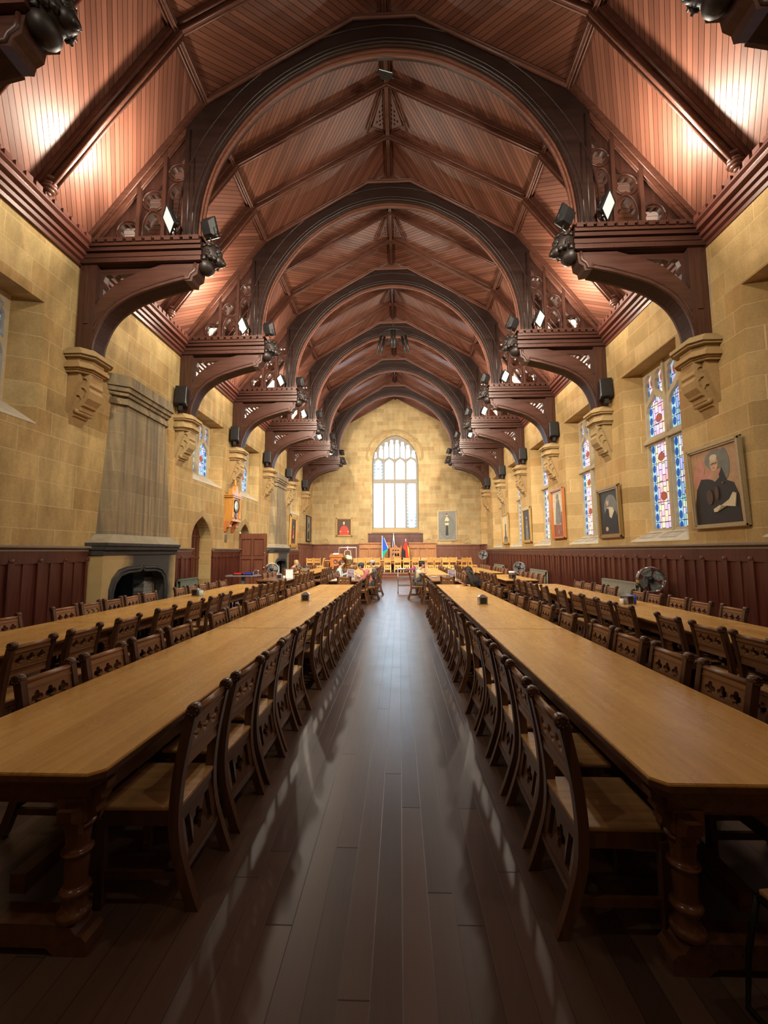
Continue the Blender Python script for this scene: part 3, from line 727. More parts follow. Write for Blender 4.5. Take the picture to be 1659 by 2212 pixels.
# open leaf of the second door, hinged on its near jamb
D = bpy.data.objects.new('door_2', None); COL.objects.link(D); D.location = (XL, DOOR2[0] + .02, 0)
struct(D, 'open six-panelled dark red door standing out into the hall', 'door')
b = MB(); b.bb(0.02, 1.06, -.02, .02, 0.03, 2.34)
for x in (0.02, .48, .96): b.bb(x, x + .10, -.04, .04, .03, 2.34)
for z in (0.035, .74, 1.38, 2.135): b.bb(.03, 1.05, -.037, .037, z, z + .2 if z > 2 else z + .12)
b.build('door_leaf', M['dado_end'], D)
b = MB()
for x in (.12, .58):
    for z0, z1 in ((.86, 1.38), (1.5, 2.14), (.15, .74)):
        for q in ((x, x + .38, z0, z0 + .018), (x, x + .38, z1 - .018, z1), (x, x + .018, z0, z1), (x + .362, x + .38, z0, z1)): b.bb(q[0], q[1], -.045, -.02, q[2], q[3])
b.build('panel_moulding', M['dado'], D)
b = MB(); b.ball((1.0, -.07, 1.6), .022); b.ball((1.0, -.08, 1.05), .035); b.build('door_knob', M['steel'], D)
b = MB(); b.bb(0.0, 0.03, .0, .12, 0.0, 2.4); b.build('door_jamb', M['white'], D)
b = MB(); b.bb(XL - 2.0, XL - 1.9, 14.5, 18.5, 0, 3.0); b.bb(XL - 2.0, XL - WT, 18.4, 18.5, 0, 3); b.bb(XL - 2.0, XL - WT, 14.4, 14.5, 0, 3); b.bb(XL - 2.0, XL - WT, 14.4, 18.5, 3.0, 3.1); b.bb(XL - 2.0, XL - WT, 14.4, 18.5, -.1, 0.0)
struct(b.build('wall_lobby', M['white']), 'plain lobby seen through the open doorway', 'wall')
b = MB(); b.bb(XL - .2, XL - .5, 15.88, 17.04, -.01, .012); trim(b, M['dado_end'], 'threshold of the open doorway', 'threshold')

# ================================================================== ROOF TRUSSES
def mk_truss():
    root = thing('roof_truss', '', 'roof truss', (XC, 0, 0))
    F = lambda s: (lambda a, z, t: (s * a, t, z))
    lowc = catmull([(5.50, 5.44), (5.465, 5.66), (5.336, 5.99), (5.136, 6.24), (4.824, 6.45), (4.56, 6.56), (4.16, 6.69), (3.80, 6.78)], 4)
    tip = [(3.66, 6.76), (3.645, 6.85), (3.56, 6.90), (3.53, 7.14)]
    upc = catmull([(4.18, 7.14), (4.37, 7.075), (4.714, 6.96), (5.11, 6.76), (5.46, 6.41), (5.59, 6.10)], 4)
    arch = catmull([(3.60, 7.63), (3.585, 8.1), (3.49, 8.7), (3.26, 9.36), (2.88, 9.98), (2.47, 10.48), (2.0, 10.88), (1.62, 11.12), (1.12, 11.38), (0.55, 11.54), (0, 11.60)], 4)
    for s in (-1, 1):
        f = F(s)
        b = MB(); b.bb(s * 5.50, s * 5.83, 0.0, 0.34, 5.43, 7.14)
        b.bb(s * 5.60, s * 5.70, -0.015, 0.0, 5.95, 7.02, 0)
        o = b.build('wall_post', M['truss_v'], root)
        b = MB(); b.prism([lowc + tip + upc + [(5.62, 5.7), (5.60, 5.44)]], f, 0.03, 0.31)
        for off, y, r in ((-.035, .03, .032), (-.10, .03, .026), (-.035, .31, .032)):
            p = offset(lowc, off); b.tube([(s * q[0], y, q[1]) for q in p + [(3.72, 6.82), (3.70, 6.9), (3.62, 6.96), (3.60, 7.13)]], r, 7)
        b.prism([lowc + offset(lowc, -.05)[::-1]], f, -.01, .35)
        b.build('arched_brace', M['truss'], root)
        b = MB()
        b.prism([[(5.52, 6.2), (5.52, 7.14), (4.15, 7.14), (4.37, 7.0), (4.714, 6.9), (5.11, 6.7), (5.40, 6.4)],
                 [(5.43, 6.56), (5.44, 6.70), (5.385, 6.77), (5.44, 6.86), (5.40, 6.97), (5.31, 6.99), (5.23, 6.93), (5.14, 6.99), (4.80, 7.0), (5.08, 6.87), (5.30, 6.70)]], f, .11, .21)
        b.build('brace_spandrel', M['truss'], root)
        b = MB()
        b.bb(s * 3.5, s * 5.84, .03, .31, 7.12, 7.64)
        for z0, z1, y in ((7.13, 7.215, .055), (7.245, 7.33, .035), (7.36, 7.43, .065), (7.44, 7.485, .095), (7.485, 7.515, .075), (7.60, 7.64, .05)):
            b.bb(s * 3.47, s * 5.84, -y, .34 + y, z0, z1)
        x = 3.50
        while x < 5.75:
            b.bb(s * x, s * (x + .12), -.10, .44, 7.515, 7.60); x += .183
        x = 3.62
        while x < 5.75:
            b.ball((s * x, -.056, 7.172), (.012, .008, .012), 0, 6, 4); x += .183
        b.build('hammer_beam', M['truss'], root)
        # carved head with curling hair at the end of the hammer beam
        b = MB(); rr = random.Random(5)
        b.ball((s * 3.36, .17, 7.34), (.20, .20, .23)); b.ball((s * 3.45, .17, 7.12), (.15, .17, .15)); b.ball((s * 3.20, .17, 7.22), (.10, .11, .10)); b.ball((s * 3.12, .17, 7.18), (.045, .05, .05))
        for k in range(46):
            a = rr.uniform(-.6, 1.6); t = rr.uniform(0, 2 * pi)
            c = Vector((s * (3.36 - .205 * cos(a) * cos(t)), .17 + .205 * cos(a) * sin(t), 7.34 + .235 * sin(a)))
            b.lathe([(.02, -.02), (.052, -.012), (.05, .012), (.022, .02), (.012, .045)], (0, 0, 0), 7, 0)
            nv = 7 * 5
            d = (c - Vector((s * 3.38, .17, 7.34))).normalized(); q = d.to_track_quat('Z', 'Y').to_matrix()
            for j in range(len(b.v) - nv, len(b.v)): b.v[j] = tuple(q @ Vector(b.v[j]) + c)
        b.build('carved_head', M['carve'], root)
        # lower principal rafter
        b = MB(); pa, pb = (EAV[0] - .02, EAV[1] + .04), (PUR[0] + .02, PUR[1] - .03)
        nn = n_in(pa, pb, s)
        for yy in (.07, .27): moulded(b, (s * pa[0], yy, pa[1]), (s * pb[0], yy, pb[1]), nn, .15, .20)
        beam(b, (s * pa[0], .17, pa[1]), (s * pb[0], .17, pb[1]), nn, .26, .17)
        b.build('principal_rafter', M['rib'], root)
        # pierced tracery between beam, post and rafter
        zr = lambda d: 10.5 - (d - 3.475) * 1.213 - .05
        holes = [quatrefoil(5.02, 7.885, .175, 45), quatrefoil(4.53, 8.50, .175, 45), quatrefoil(4.065, 9.08, .15, 45),
                 lancet(4.36, 4.70, 7.72, 8.24), lancet(3.98, 4.22, 7.72, 8.80),
                 [(3.95, 9.28), (4.12, 9.28), (3.95, 9.58)], [(4.34, 8.74), (4.47, 8.70), (4.34, 8.92)], [(4.82, 8.10), (4.93, 8.09), (4.82, 8.26)]]
        b = MB(); outer = [(5.70, 7.63), (3.88, 7.63), (3.88, zr(3.88)), (5.70, zr(5.70) if zr(5.7) > 7.64 else 7.66)]
        b.prism([outer] + holes, f, .12, .22)
        for x0 in (4.28, 4.78): b.bb(s * (x0 - .035), s * (x0 + .035), .03, .31, 7.63, zr(x0) + .02)
        for (cx, cz, r) in ((5.02, 7.885, .215), (4.53, 8.50, .215), (4.065, 9.08, .18)):
            b.tube([(s * (cx + r * cos(a * pi / 12)), .115, cz + r * sin(a * pi / 12)) for a in range(25)], .022, 6)
        for (x0, x1, z1) in ((4.34, 4.72, 8.26), (3.96, 4.24, 8.82)):
            L = lancet(x0 - .01, x1 + .01, 7.70, z1 + .03, False); b.tube([(s * q[0], .115, q[1]) for q in L[1:] + [(x0 - .01, 7.70)]], .02, 6)
        b.build('tracery_panel', M['truss_v'], root)
    # great arch: both halves in one piece
    half = [(3.90, 7.63), (3.90, 9.96), (3.52, 10.44), (0.62, 12.14)]
    outer = half + [(-p[0], p[1]) for p in reversed(half)]
    inner = [(-p[0], p[1]) for p in arch] + list(reversed(arch))[1:]
    b = MB(); b.prism([outer + inner], lambda a, z, t: (a, t, z), .03, .31)
    full = list(arch) + [(-p[0], p[1]) for p in reversed(arch[:-1])]
    for off, y, r in ((-.05, .03, .030), (-.13, .03, .022), (-.05, .31, .03), (-.42, .03, .018)):
        b.tube([(q[0], y, q[1]) for q in offset(full, off)], r, 7)
    for s in (-1, 1):
        b.tube([(s * 3.80, .03, 7.64), (s * 3.80, .03, 9.9)], .02, 6); b.tube([(s * 3.70, .03, 7.64), (s * 3.70, .03, 9.3)], .015, 6)
    b.build('great_arch', M['truss_arch'], root)
    b = MB()
    a2 = offset(full, .035)
    b.prism([full + a2[::-1]], lambda a, z, t: (a, t, z), .10, .24)
    b.tube([(q[0], .17, q[1]) for q in offset(full, .045)], .03, 8)
    b.build('arch_moulding', M['rib'], root)
    b = MB()
    up = [(3.50, 10.47), (.62, 12.16)]
    line = up + [(-p[0], p[1]) for p in reversed(up)]
    for y in (.0, .34):
        for off, r in ((0.0, .04), (-.07, .022)):
            b.tube([(q[0], y, q[1]) for q in offset(line, off)], r, 7)
    b.prism([line + offset(line, -.05)[::-1]], lambda a, z, t: (a, t, z), -.01, .35)
    b.prism([[(-.62, 12.16), (.62, 12.16), (0, 12.56)]], lambda a, z, t: (a, t, z), .12, .22)
    b.build('collar_moulding', M['rib'], root)
    return root
truss = mk_truss()
T_IDX = [-1, 0, 1, 2, 3, 4, 5, 6]
truss_pos = ['behind the camera', 'topping the picture, only its carved heads showing', 'first complete one ahead', 'second complete one ahead', 'third complete one ahead', 'fourth complete one ahead', 'fifth complete one ahead', 'last before the end wall']
for n, i in enumerate(T_IDX):
    o = truss if n == 0 else copy_tree(truss)
    o.location = (XC, TY(i), 0); o['label'] = 'dark arched hammerbeam roof truss, ' + truss_pos[n]
    o['group'] = 'hammerbeam trusses'
# ---- stone corbels under the wall posts
def mk_corbel():
    root = thing('stone_corbel', '', 'corbel')
    # local +x points into the hall, y along the wall, z=0 is the top
    b = MB()
    for (z0, z1, p, hw) in ((-.045, 0, .38, .30), (-.10, -.045, .43, .345), (-.16, -.10, .50, .40), (-.20, -.16, .46, .37), (-.30, -.20, .38, .31), (-.335, -.30, .42, .345), (-.40, -.335, .45, .37), (-.43, -.40, .40, .33), (-.47, -.43, .37, .31)):
        P = [(0, -hw), (p - .16, -hw), (p, -hw + .16), (p, hw - .16), (p - .16, hw), (0, hw)]
        b.prism([P], lambda x, y, t: (x, y, t), z0, z1)
    b.build('abacus', M['stone_dress'], root)
    b = MB()
    pr = [(0, -.47), (.36, -.47), (.35, -.60), (.37, -.68), (.34, -.72), (.375, -.80), (.345, -.93), (.27, -1.02), (.26, -1.06), (.20, -1.08), (.19, -1.15), (.11, -1.18), (.10, -1.25), (.05, -1.27), (0, -1.40)]
    b.prism([pr, arc(.235, -.61, .07, 0, 330, 9), [(.19, -.72), (.25, -.735), (.30, -.80), (.29, -.90), (.24, -.94), (.25, -.86), (.22, -.79)], [(.10, -.86), (.17, -.87), (.21, -.95), (.17, -1.03), (.15, -.95), (.11, -.91)]], lambda x, z, y: (x, y, z), -.17, .17)
    b.prism([pr], lambda x, z, y: (x * .80, y, z * .985 - .007), -.14, .14)
    b.prism([[(0, -.47), (.22, -.47), (.20, -.62), (.0, -1.2)]], lambda x, z, y: (x, y, z), -.25, .25)
    b.tube([(.13, -.19, -1.17), (.13, .19, -1.17)], .045, 10)
    b.build('scroll', M['stone_dress'], root)
    return root
corb = mk_corbel(); first = True
for s, wn in ((-1, 'fireplace'), (1, 'portrait')):
    for n, i in enumerate(T_IDX):
        o = corb if first else copy_tree(corb); first = False
        o.location = (XL + .004 if s < 0 else XR - .004, TY(i) + .17, 5.425); o.rotation_euler = (0, 0, 0 if s < 0 else pi)
        o['label'] = 'scrolled sandstone corbel on the %s wall, carrying the truss %s' % (wn, ['behind the camera', 'over the picture top', 'first ahead', 'second ahead', 'third ahead', 'fourth ahead', 'fifth ahead', 'last of all'][n])
        o['group'] = 'stone corbels under the trusses'
# ---- ridge ventilators
def mk_vent():
    root = thing('roof_ventilator', '', 'ventilator')
    for s in (-1, 1):
        ang = atan2(RID[1] - PUR[1], PUR[0]); 
        def P(u, y, t): return (s * (u * cos(ang)) - s * t * sin(ang), y, RID[1] - u * sin(ang) - t * cos(ang))
        b = MB(); hs = []
        for yy in [k * .105 for k in range(1, 10)]:
            lim = .42 * yy / .78 if yy < .78 else .42 * (1.06 - yy) / .28
            u = .15
            while u < lim - .03: hs.append([(u + p[0], yy + p[1]) for p in ((-.028, 0), (0, -.036), (.028, 0), (0, .036))]); u += .085
        b.prism([[(.08, .0), (.46, .78), (.08, 1.05)]] + hs, P, .03, .05)
        b.build('grille', M['rib'], root)
        b = MB(); b.prism([[(.07, -.02), (.48, .79), (.07, 1.08)]], P, .012, .02); b.build('dark_void', M['black'], root)
        b = MB(); q0, q1 = Vector(P(.10, -.02, .05)), Vector(P(.60, .88, .05)); b.tube([q0, q1], .025, 6); 
        b.tube([Vector(P(.48, .78, .05)), Vector(P(.1, 1.08, .05))], .022, 6)
        b.build('frame_strip', M['rib'], root)
    return root
v = mk_vent()
for n, i in enumerate([0, 1, 2, 3, 4, 5]):
    o = v if n == 0 else copy_tree(v)
    o.location = (XC, TY(i) + .17 + BAY / 3 + .1, -.02)
    o['label'] = 'pierced triangular ventilator at the ridge, %s from the camera' % ORD[n]; o['group'] = 'ridge ventilators'
# ================================================================== LAMPS ON THE HAMMER BEAMS
def mk_flood(bright, watts, inward):
    root = thing('floodlight', '', 'floodlight')
    b = MB()   # local: face looks along +x, square housing tapering to the back
    h = .17
    fr = [(0, -h, -h), (0, h, -h), (0, h, h), (0, -h, h)]; bk = [(-.13, -h * .6, -h * .6), (-.13, h * .6, -h * .6), (-.13, h * .6, h * .6), (-.13, -h * .6, h * .6)]
    b.add(fr + bk, [(4, 7, 6, 5), (0, 1, 5, 4), (1, 2, 6, 5), (2, 3, 7, 6), (3, 0, 4, 7)])
    for k in (-1, 1): b.box((0, k * h, 0), (.03, .015, 2 * h)); b.box((0, 0, k * h), (.03, 2 * h, .015))
    b.build('housing', M['black'], root)
    b = MB(); b.box((.001, 0, 0), (.006, 2 * h - .03, 2 * h - .03)); b.build('lamp_face', M['lamp_face'], root)
    if bright: b = MB(); b.ball((.035, -.09, -.02), (.02, .05, .05), 0, 10, 6); b.build('glowing_bulb', M['lamp_hot'], root)
    b = MB(); b.tube([(-.06, -.2, 0), (-.06, -.2, -.12), (-.06, .2, -.12), (-.06, .2, 0)], .012, 6); b.tube([(-.06, 0, -.12), (-.06, 0, -.24)], .015, 6); b.build('bracket', M['black'], root)
    L = bpy.data.lights.new('floodlight_lamp', 'AREA'); L.energy = watts; L.shape = 'SQUARE'; L.size = .28; L.color = LAMP_COL; L.spread = radians(140 if inward else 165)
    lo = bpy.data.objects.new('bulb', L); COL.objects.link(lo); lo.parent = root; lo.location = (.03, 0, 0); lo.rotation_euler = (0, -pi / 2, 0)
    return root
def aim(o, d, roll=0.0, light=None, energy=None):
    """turn the fixture to face d; its bulb may throw its light along another direction"""
    from mathutils import Quaternion
    d = Vector(d).normalized(); q = Quaternion(d, roll) @ d.to_track_quat('X', 'Z'); o.rotation_mode = 'QUATERNION'
    o.rotation_quaternion = q
    for c in o.children:
        if c.type != 'LIGHT': continue
        if light is not None:
            l = Vector(light).normalized(); c.rotation_mode = 'QUATERNION'
            c.rotation_quaternion = q.inverted() @ l.to_track_quat('-Z', 'Y')
            c.location = q.inverted() @ (l * .19)
        if energy is not None: c.data = c.data.copy(); c.data.energy = energy
fA, fAb, fB = mk_flood(False, LAMP_OUT, False), mk_flood(True, LAMP_OUT, False), mk_flood(False, LAMP_IN, True)
used = set()
def use(p):
    if p.name in used: return copy_tree(p)
    used.add(p.name); return p
bright = {(2, -1), (4, -1), (4, 1), (5, -1), (3, 1), (6, -1), (5, 1)}
tn = ['behind the camera', 'over the picture top', 'of the first truss ahead', 'of the second truss ahead', 'of the third truss ahead', 'of the fourth truss ahead', 'of the fifth truss ahead', 'of the last truss']
for n, i in enumerate(T_IDX):
    for s, wn in ((-1, 'fireplace'), (1, 'portrait')):
        o = use(fAb if (i, s) in bright else fA); o.location = (XC + s * 4.05, TY(i) - .16, 7.86)
        aim(o, (s * .66, -.62, -.40), radians(-6 * s), (s * .62, -1.0, .52), LAMP_OUT * {-1: .08, 0: .45, 5: .8, 6: .5}.get(i, 1))
        o['label'] = "pale-faced floodlight on the %s-side hammer beam %s" % (wn, tn[n]); o['group'] = 'outward floodlights'
        o = use(fB); o.location = (XC + s * 3.40, TY(i) + .16, 7.92)
        aim(o, (-s * .40, .80, .50), radians(8), (-s * .42, .85, -.36), LAMP_IN * {-1: .14, 0: .75, 4: .75, 5: .3, 6: .06}.get(i, 1))
        o['label'] = "dark-backed floodlight on the %s-side hammer beam %s" % (wn, tn[n]); o['group'] = 'inward floodlights'
o = copy_tree(fA); o.location = (XC + .02, TY(1) + .40, 11.45); aim(o, (.1, -.35, .2)); o['label'] = 'small pale floodlight hanging under the point of the first arch ahead'
if 'group' in o: del o['group']
for c in list(o.children):
    if c.type == 'LIGHT': bpy.data.objects.remove(c)
for c in o.children: c.scale = (1, 1, 1)
o.scale = (.9, .9, .35)
b = MB(); xx = XC + 5.835
b.tube([(xx, TY(1) - .03, 7.62), (xx + .0, TY(1) - .04, 7.1), (xx - .01, TY(1) - .035, 6.3), (xx, TY(1) - .035, 5.5)], .012, 6)
tag(b.build('power_cable', M['grey']), 'thin grey cable running down the first window-side wall post', 'cable')
# ---- hanging ring of spotlights
root = thing('hanging_spotlight_ring', 'dark ring of tubular spotlights hanging from the roof ridge', 'chandelier', (XC + .03, 16.8, 10.55))
b = MB(); b.tube([(.55 * cos(a * pi / 16), .55 * sin(a * pi / 16), 0) for a in range(33)], .03, 8); b.build('ring', M['iron'], root)
b = MB(); b.tube([(0, 0, .0), (0, 0, 1.98)], .012, 6)
for a in range(3): b.tube([(.55 * cos(a * 2.094 + .5), .55 * sin(a * 2.094 + .5), 0), (0, 0, .35)], .01, 5)
b.build('cable', M['iron'], root)
for k, (x, y, tl) in enumerate(((-.50, 0, -.16), (-.36, .1, -.16), (-.05, -.5, 0), (.06, -.5, 0), (.36, .1, .16), (.50, 0, .16))):
    b = MB(); b.tube([(x, y, .02), (x + tl, y, -.72)], .05, 10); b.build('spotlight_tube', M['iron'], root)
# ---- loudspeakers on the wall posts
def mk_spk():
    root = thing('loudspeaker', '', 'loudspeaker')
    b = MB(); b.box((0, 0, 0), (.30, .27, .52), 0, Euler((0, 0, 0)).to_matrix(), .02); b.build('cabinet', M['black'], root)
    b = MB(); b.box((0, -.14, 0), (.26, .012, .48)); b.build('speaker_grille', M['grey'] if False else M['iron'], root)
    b = MB(); b.box((0, .0, -.33), (.10, .1, .16)); b.build('bracket', M['black'], root)
    return root
sp = mk_spk()
for n, (i, s) in enumerate([(i, s) for i in (2, 3, 4, 5, 6) for s in (-1, 1)]):
    o = sp if n == 0 else copy_tree(sp)
    o.location = (XC + s * 5.66, TY(i) - .19, 5.86); o.rotation_euler = (radians(-8), 0, -s * radians(14))
    o['label'] = 'black loudspeaker at the foot of the %s truss ahead, %s wall' % (ORD[i - 1], 'fireplace' if s < 0 else 'portrait'); o['group'] = 'loudspeakers on the wall posts'

# ================================================================== FIREPLACES
def mk_fire():
    root = thing('stone_fireplace', '', 'fireplace')       # local y from 0 to 2.93 along the wall, x into the hall
    E = .27
    b = MB()   # body with ogee-arched opening
    arch = [(2.35, .12), (2.35, .86), (2.28, 1.05), (2.12, 1.18), (1.9, 1.225), (1.5, 1.235), (1.44, 1.25), (1.39, 1.33), (1.34, 1.25), (1.28, 1.235), (.9, 1.225), (.66, 1.17), (.5, 1.02), (.43, .84), (.43, .12)]
    b.prism([[(.10, 0), (.43, 0)] + arch[::-1] + [(2.35, 0), (2.80, 0), (2.80, 1.62), (.10, 1.62)]], lambda y, z, t: (E - t, y, z), 0, .24)
    b.prism([[(-.0, 0.0), (.10, E), (.10, 0)]], lambda y, x, z: (x, y, z), 0, 1.62); b.prism([[(2.80, E), (2.93, 0), (2.80, 0)]], lambda y, x, z: (x, y, z), 0, 1.62)
    b.build('surround', M['fire_body'], root)
    b = MB()
    L = [(p[0], p[1]) for p in arch]; 
    for off, x, r in ((.0, E, .03), (.07, E, .035), (.12, E - .01, .02)):
        q = [(1.39 + (p[0] - 1.39) * (1 + off / 1.0), .1 + (p[1] - .1) * (1 + off / 1.2)) for p in L]
        b.tube([(x, p[0], p[1]) for p in q], r, 7)
    b.build('arch_moulding', M['soot'], root)
    b = MB()
    for z0, z1, e in ((1.60, 1.66, .03), (1.66, 1.70, .015), (1.70, 1.78, .07), (1.78, 1.84, .10)):
        P = [(-.03 - e * .3, 0), (.08, E + e), (2.85, E + e), (2.97 + e * .3, 0)]
        b.prism([P], lambda y, x, z: (x, y, z), z0, z1)
    b.build('mantel', M['soot'], root)
    b = MB()   # weathered slope between mantel and hood
    A = [(-.04, 0), (.08, E + .09), (2.86, E + .09), (2.98, 0)]; B2 = [(.22, 0), (.40, E - .02), (2.52, E - .02), (2.72, 0)]
    vs = [(x, y, 1.84) for y, x in A] + [(x, y, 2.02) for y, x in B2]
    b.add(vs, [(0, 1, 5, 4), (1, 2, 6, 5), (2, 3, 7, 6), (3, 2, 1, 0), (4, 5, 6, 7)])
    b.build('mantel_slope', M['stone_pale_soot'], root)
    b = MB()
    C2 = [(.46, 0), (.66, E - .04), (2.10, E - .04), (2.34, 0)]
    vs = [(x, y, 2.0) for y, x in B2] + [(x, y, 5.02) for y, x in C2]
    b.add(vs, [(0, 1, 5, 4), (1, 2, 6, 5), (2, 3, 7, 6), (4, 5, 6, 7)])
    b.build('tapering_hood', M['stone_chimney'], root)
    b = MB()
    for z0, z1, e in ((4.80, 4.86, .05), (4.86, 4.93, .03), (4.99, 5.07, .05), (5.07, 5.17, .10), (5.17, 5.22, .14), (5.22, 5.42, .11)):
        P = [(.42 - e, 0), (.60 - e * .7, E - .04 + e), (2.16 + e * .7, E - .04 + e), (2.40 + e, 0)]
        b.prism([P], lambda y, x, z: (x, y, z), z0, z1)
    b.build('hood_cornice', M['stone_chimney'], root)
    b = MB()   # fire box
    b.bb(-.9, -.86, .3, 2.5, 0, 1.4); b.bb(-.9, .0, .38, .42, 0, 1.4); b.bb(-.9, .0, 2.36, 2.40, 0, 1.4); b.bb(-.9, .0, .3, 2.5, 1.30, 1.34)
    b.build('firebox', M['soot'], root)
    b = MB()   # pale brick inner cheeks and hearth
    for y0, y1 in ((.43, .80), (2.0, 2.35)):
        b = MB(); b.bb(-.30, -.05, y0, y1, 0.0, 1.05); b.build('brick_cheek', M['grey_brick'], root)
    b = MB(); b.bb(-.35, .45, .2, 2.7, 0.0, .035); b.build('hearth', M['soot'], root)
    return root
t = NT('grey_firebrick'); p = t.obj(); br = t.new('ShaderNodeTexBrick'); t.link(t.xyz(p[1], p[2]), br.inputs['Vector'])
br.inputs['Scale'].default_value = 1; br.inputs['Brick Width'].default_value = .2; br.inputs['Row Height'].default_value = .09; br.inputs['Mortar Size'].default_value = .005
br.inputs['Color1'].default_value = (.30, .29, .26, 1); br.inputs['Color2'].default_value = (.22, .21, .19, 1); br.inputs['Mortar'].default_value = (.12, .12, .11, 1)
M['grey_brick'] = t.out(br.outputs['Color'], .85)
t = NT('fireplace_body_stone'); p = t.obj()     # clean stone at the near jamb, smoke-blackened over the opening
nz = t.noise(t.xyz(p[0], p[1], p[2]), 3.0, 4)
dd = t.math('ADD', t.math('SUBTRACT', t.math('ABSOLUTE', t.math('SUBTRACT', p[1], 1.75)), .82), t.math('MULTIPLY', nz, .35))
cl = t.mix(nz, (.36, .25, .10), (.50, .37, .16))
M['fire_body'] = t.out(t.mix(t.rng(dd, 0.05, .42, 1, 0), cl, (.045, .042, .038)), .8)
t = NT('smoked_pale_stone'); p = t.obj(); nz = t.noise(t.xyz(p[0], p[1], p[2]), 4.0, 4)
M['stone_pale_soot'] = t.out(t.mix(nz, (.20, .17, .11), (.38, .34, .24)), .8)
fp = mk_fire()
for k in (0, 1):
    o = fp if k == 0 else copy_tree(fp)
    o.location = (XL, fire_y(k), 0)
    o['label'] = ['near stone fireplace with tall sooty hood, beside the empty front tables', 'distant stone fireplace with tall tapering hood, beyond the open door'][k]
    o['group'] = 'stone fireplaces'

# ================================================================== WALL CLOCK AND PLATE
root = thing('wall_clock', 'carved golden oak wall clock with round pale dial between the two doorways', 'clock', (XL, 14.83, 0))
b = MB()
b.bb(0, .26, -.36, .36, 2.78, 3.58); b.bb(0, .30, -.40, .40, 2.72, 2.80); b.bb(0, .31, -.42, .42, 3.56, 3.62); b.bb(0, .33, -.45, .45, 3.62, 3.66)
b.build('case', M['clock_wood'], root)
b = MB()
for y in (-.33, .33): b.lathe([(.035, 2.80), (.045, 2.86), (.03, 2.9), (.034, 3.2), (.03, 3.48), (.045, 3.54)], (.28, y, 0), 10)
b.prism([[(-.40, 3.66), (-.40, 3.86), (-.28, 3.80), (-.16, 3.74), (-.08, 3.95), (0, 4.02), (.08, 3.95), (.16, 3.74), (.28, 3.80), (.40, 3.86), (.40, 3.66)]], lambda y, z, x: (x, y, z), .14, .28)
b.lathe([(.03, 4.0), (.05, 4.05), (.02, 4.08), (.06, 4.14), (.03, 4.2), (.01, 4.26)], (.21, 0, 0), 10)
b.build('pediment', M['clock_wood'], root)
for y in (-.30, .30):
    b = MB(); b.prism([[(0, 2.72), (.26, 2.72), (.2, 2.60), (.2, 2.52), (.1, 2.50), (.06, 2.36), (0, 2.34)]], lambda x, z, t: (x, t, z), y - .1, y + .1); b.build('bracket', M['lectern'], root)
b = MB(); b.lathe([(.235, .25), (.25, .27), (.235, .29), (.205, .29), (.20, .275), (.0, .275)], (0, 0, 3.27), 28, 0, 'x'); o = b.build('dial_rim', M['carve'], root)
b = MB(); b.lathe([(.20, .272), (.2, .28), (.0, .28)], (0, 0, 3.27), 28, 0, 'x'); d = b.build('dial', plain('pale_blue_dial', (.60, .68, .70), .3), root)
b = MB()
for k in range(12):
    a = k * pi / 6; b.box((.284, .165 * sin(a), 3.27 + .165 * cos(a)), (.004, .01, .035), 0, Matrix.Rotation(-a, 3, 'X'))
b.box((.287, .045, 3.30), (.004, .012, .11), 0, Matrix.Rotation(-radians(60), 3, 'X')); b.box((.289, .0, 3.33), (.004, .009, .16))
b.build('hands_and_numerals', M['black'], d)
b = MB(); b.lathe([(.12, .25), (.13, .27), (.10, .28), (.0, .275)], (0, 0, 2.93), 20, 0, 'x'); b.build('pendulum_window', M['dado'], root)
b = MB(); b.bb(0, .012, -.10, .10, -.13, .13); o = b.build('wall_plate', plain('dull_bronze', (.20, .16, .09), .5, .4)); o.location = (XL, 14.62, 2.12)
tag(o, 'small dull square plate fixed to the stone below the wall clock', 'plaque')

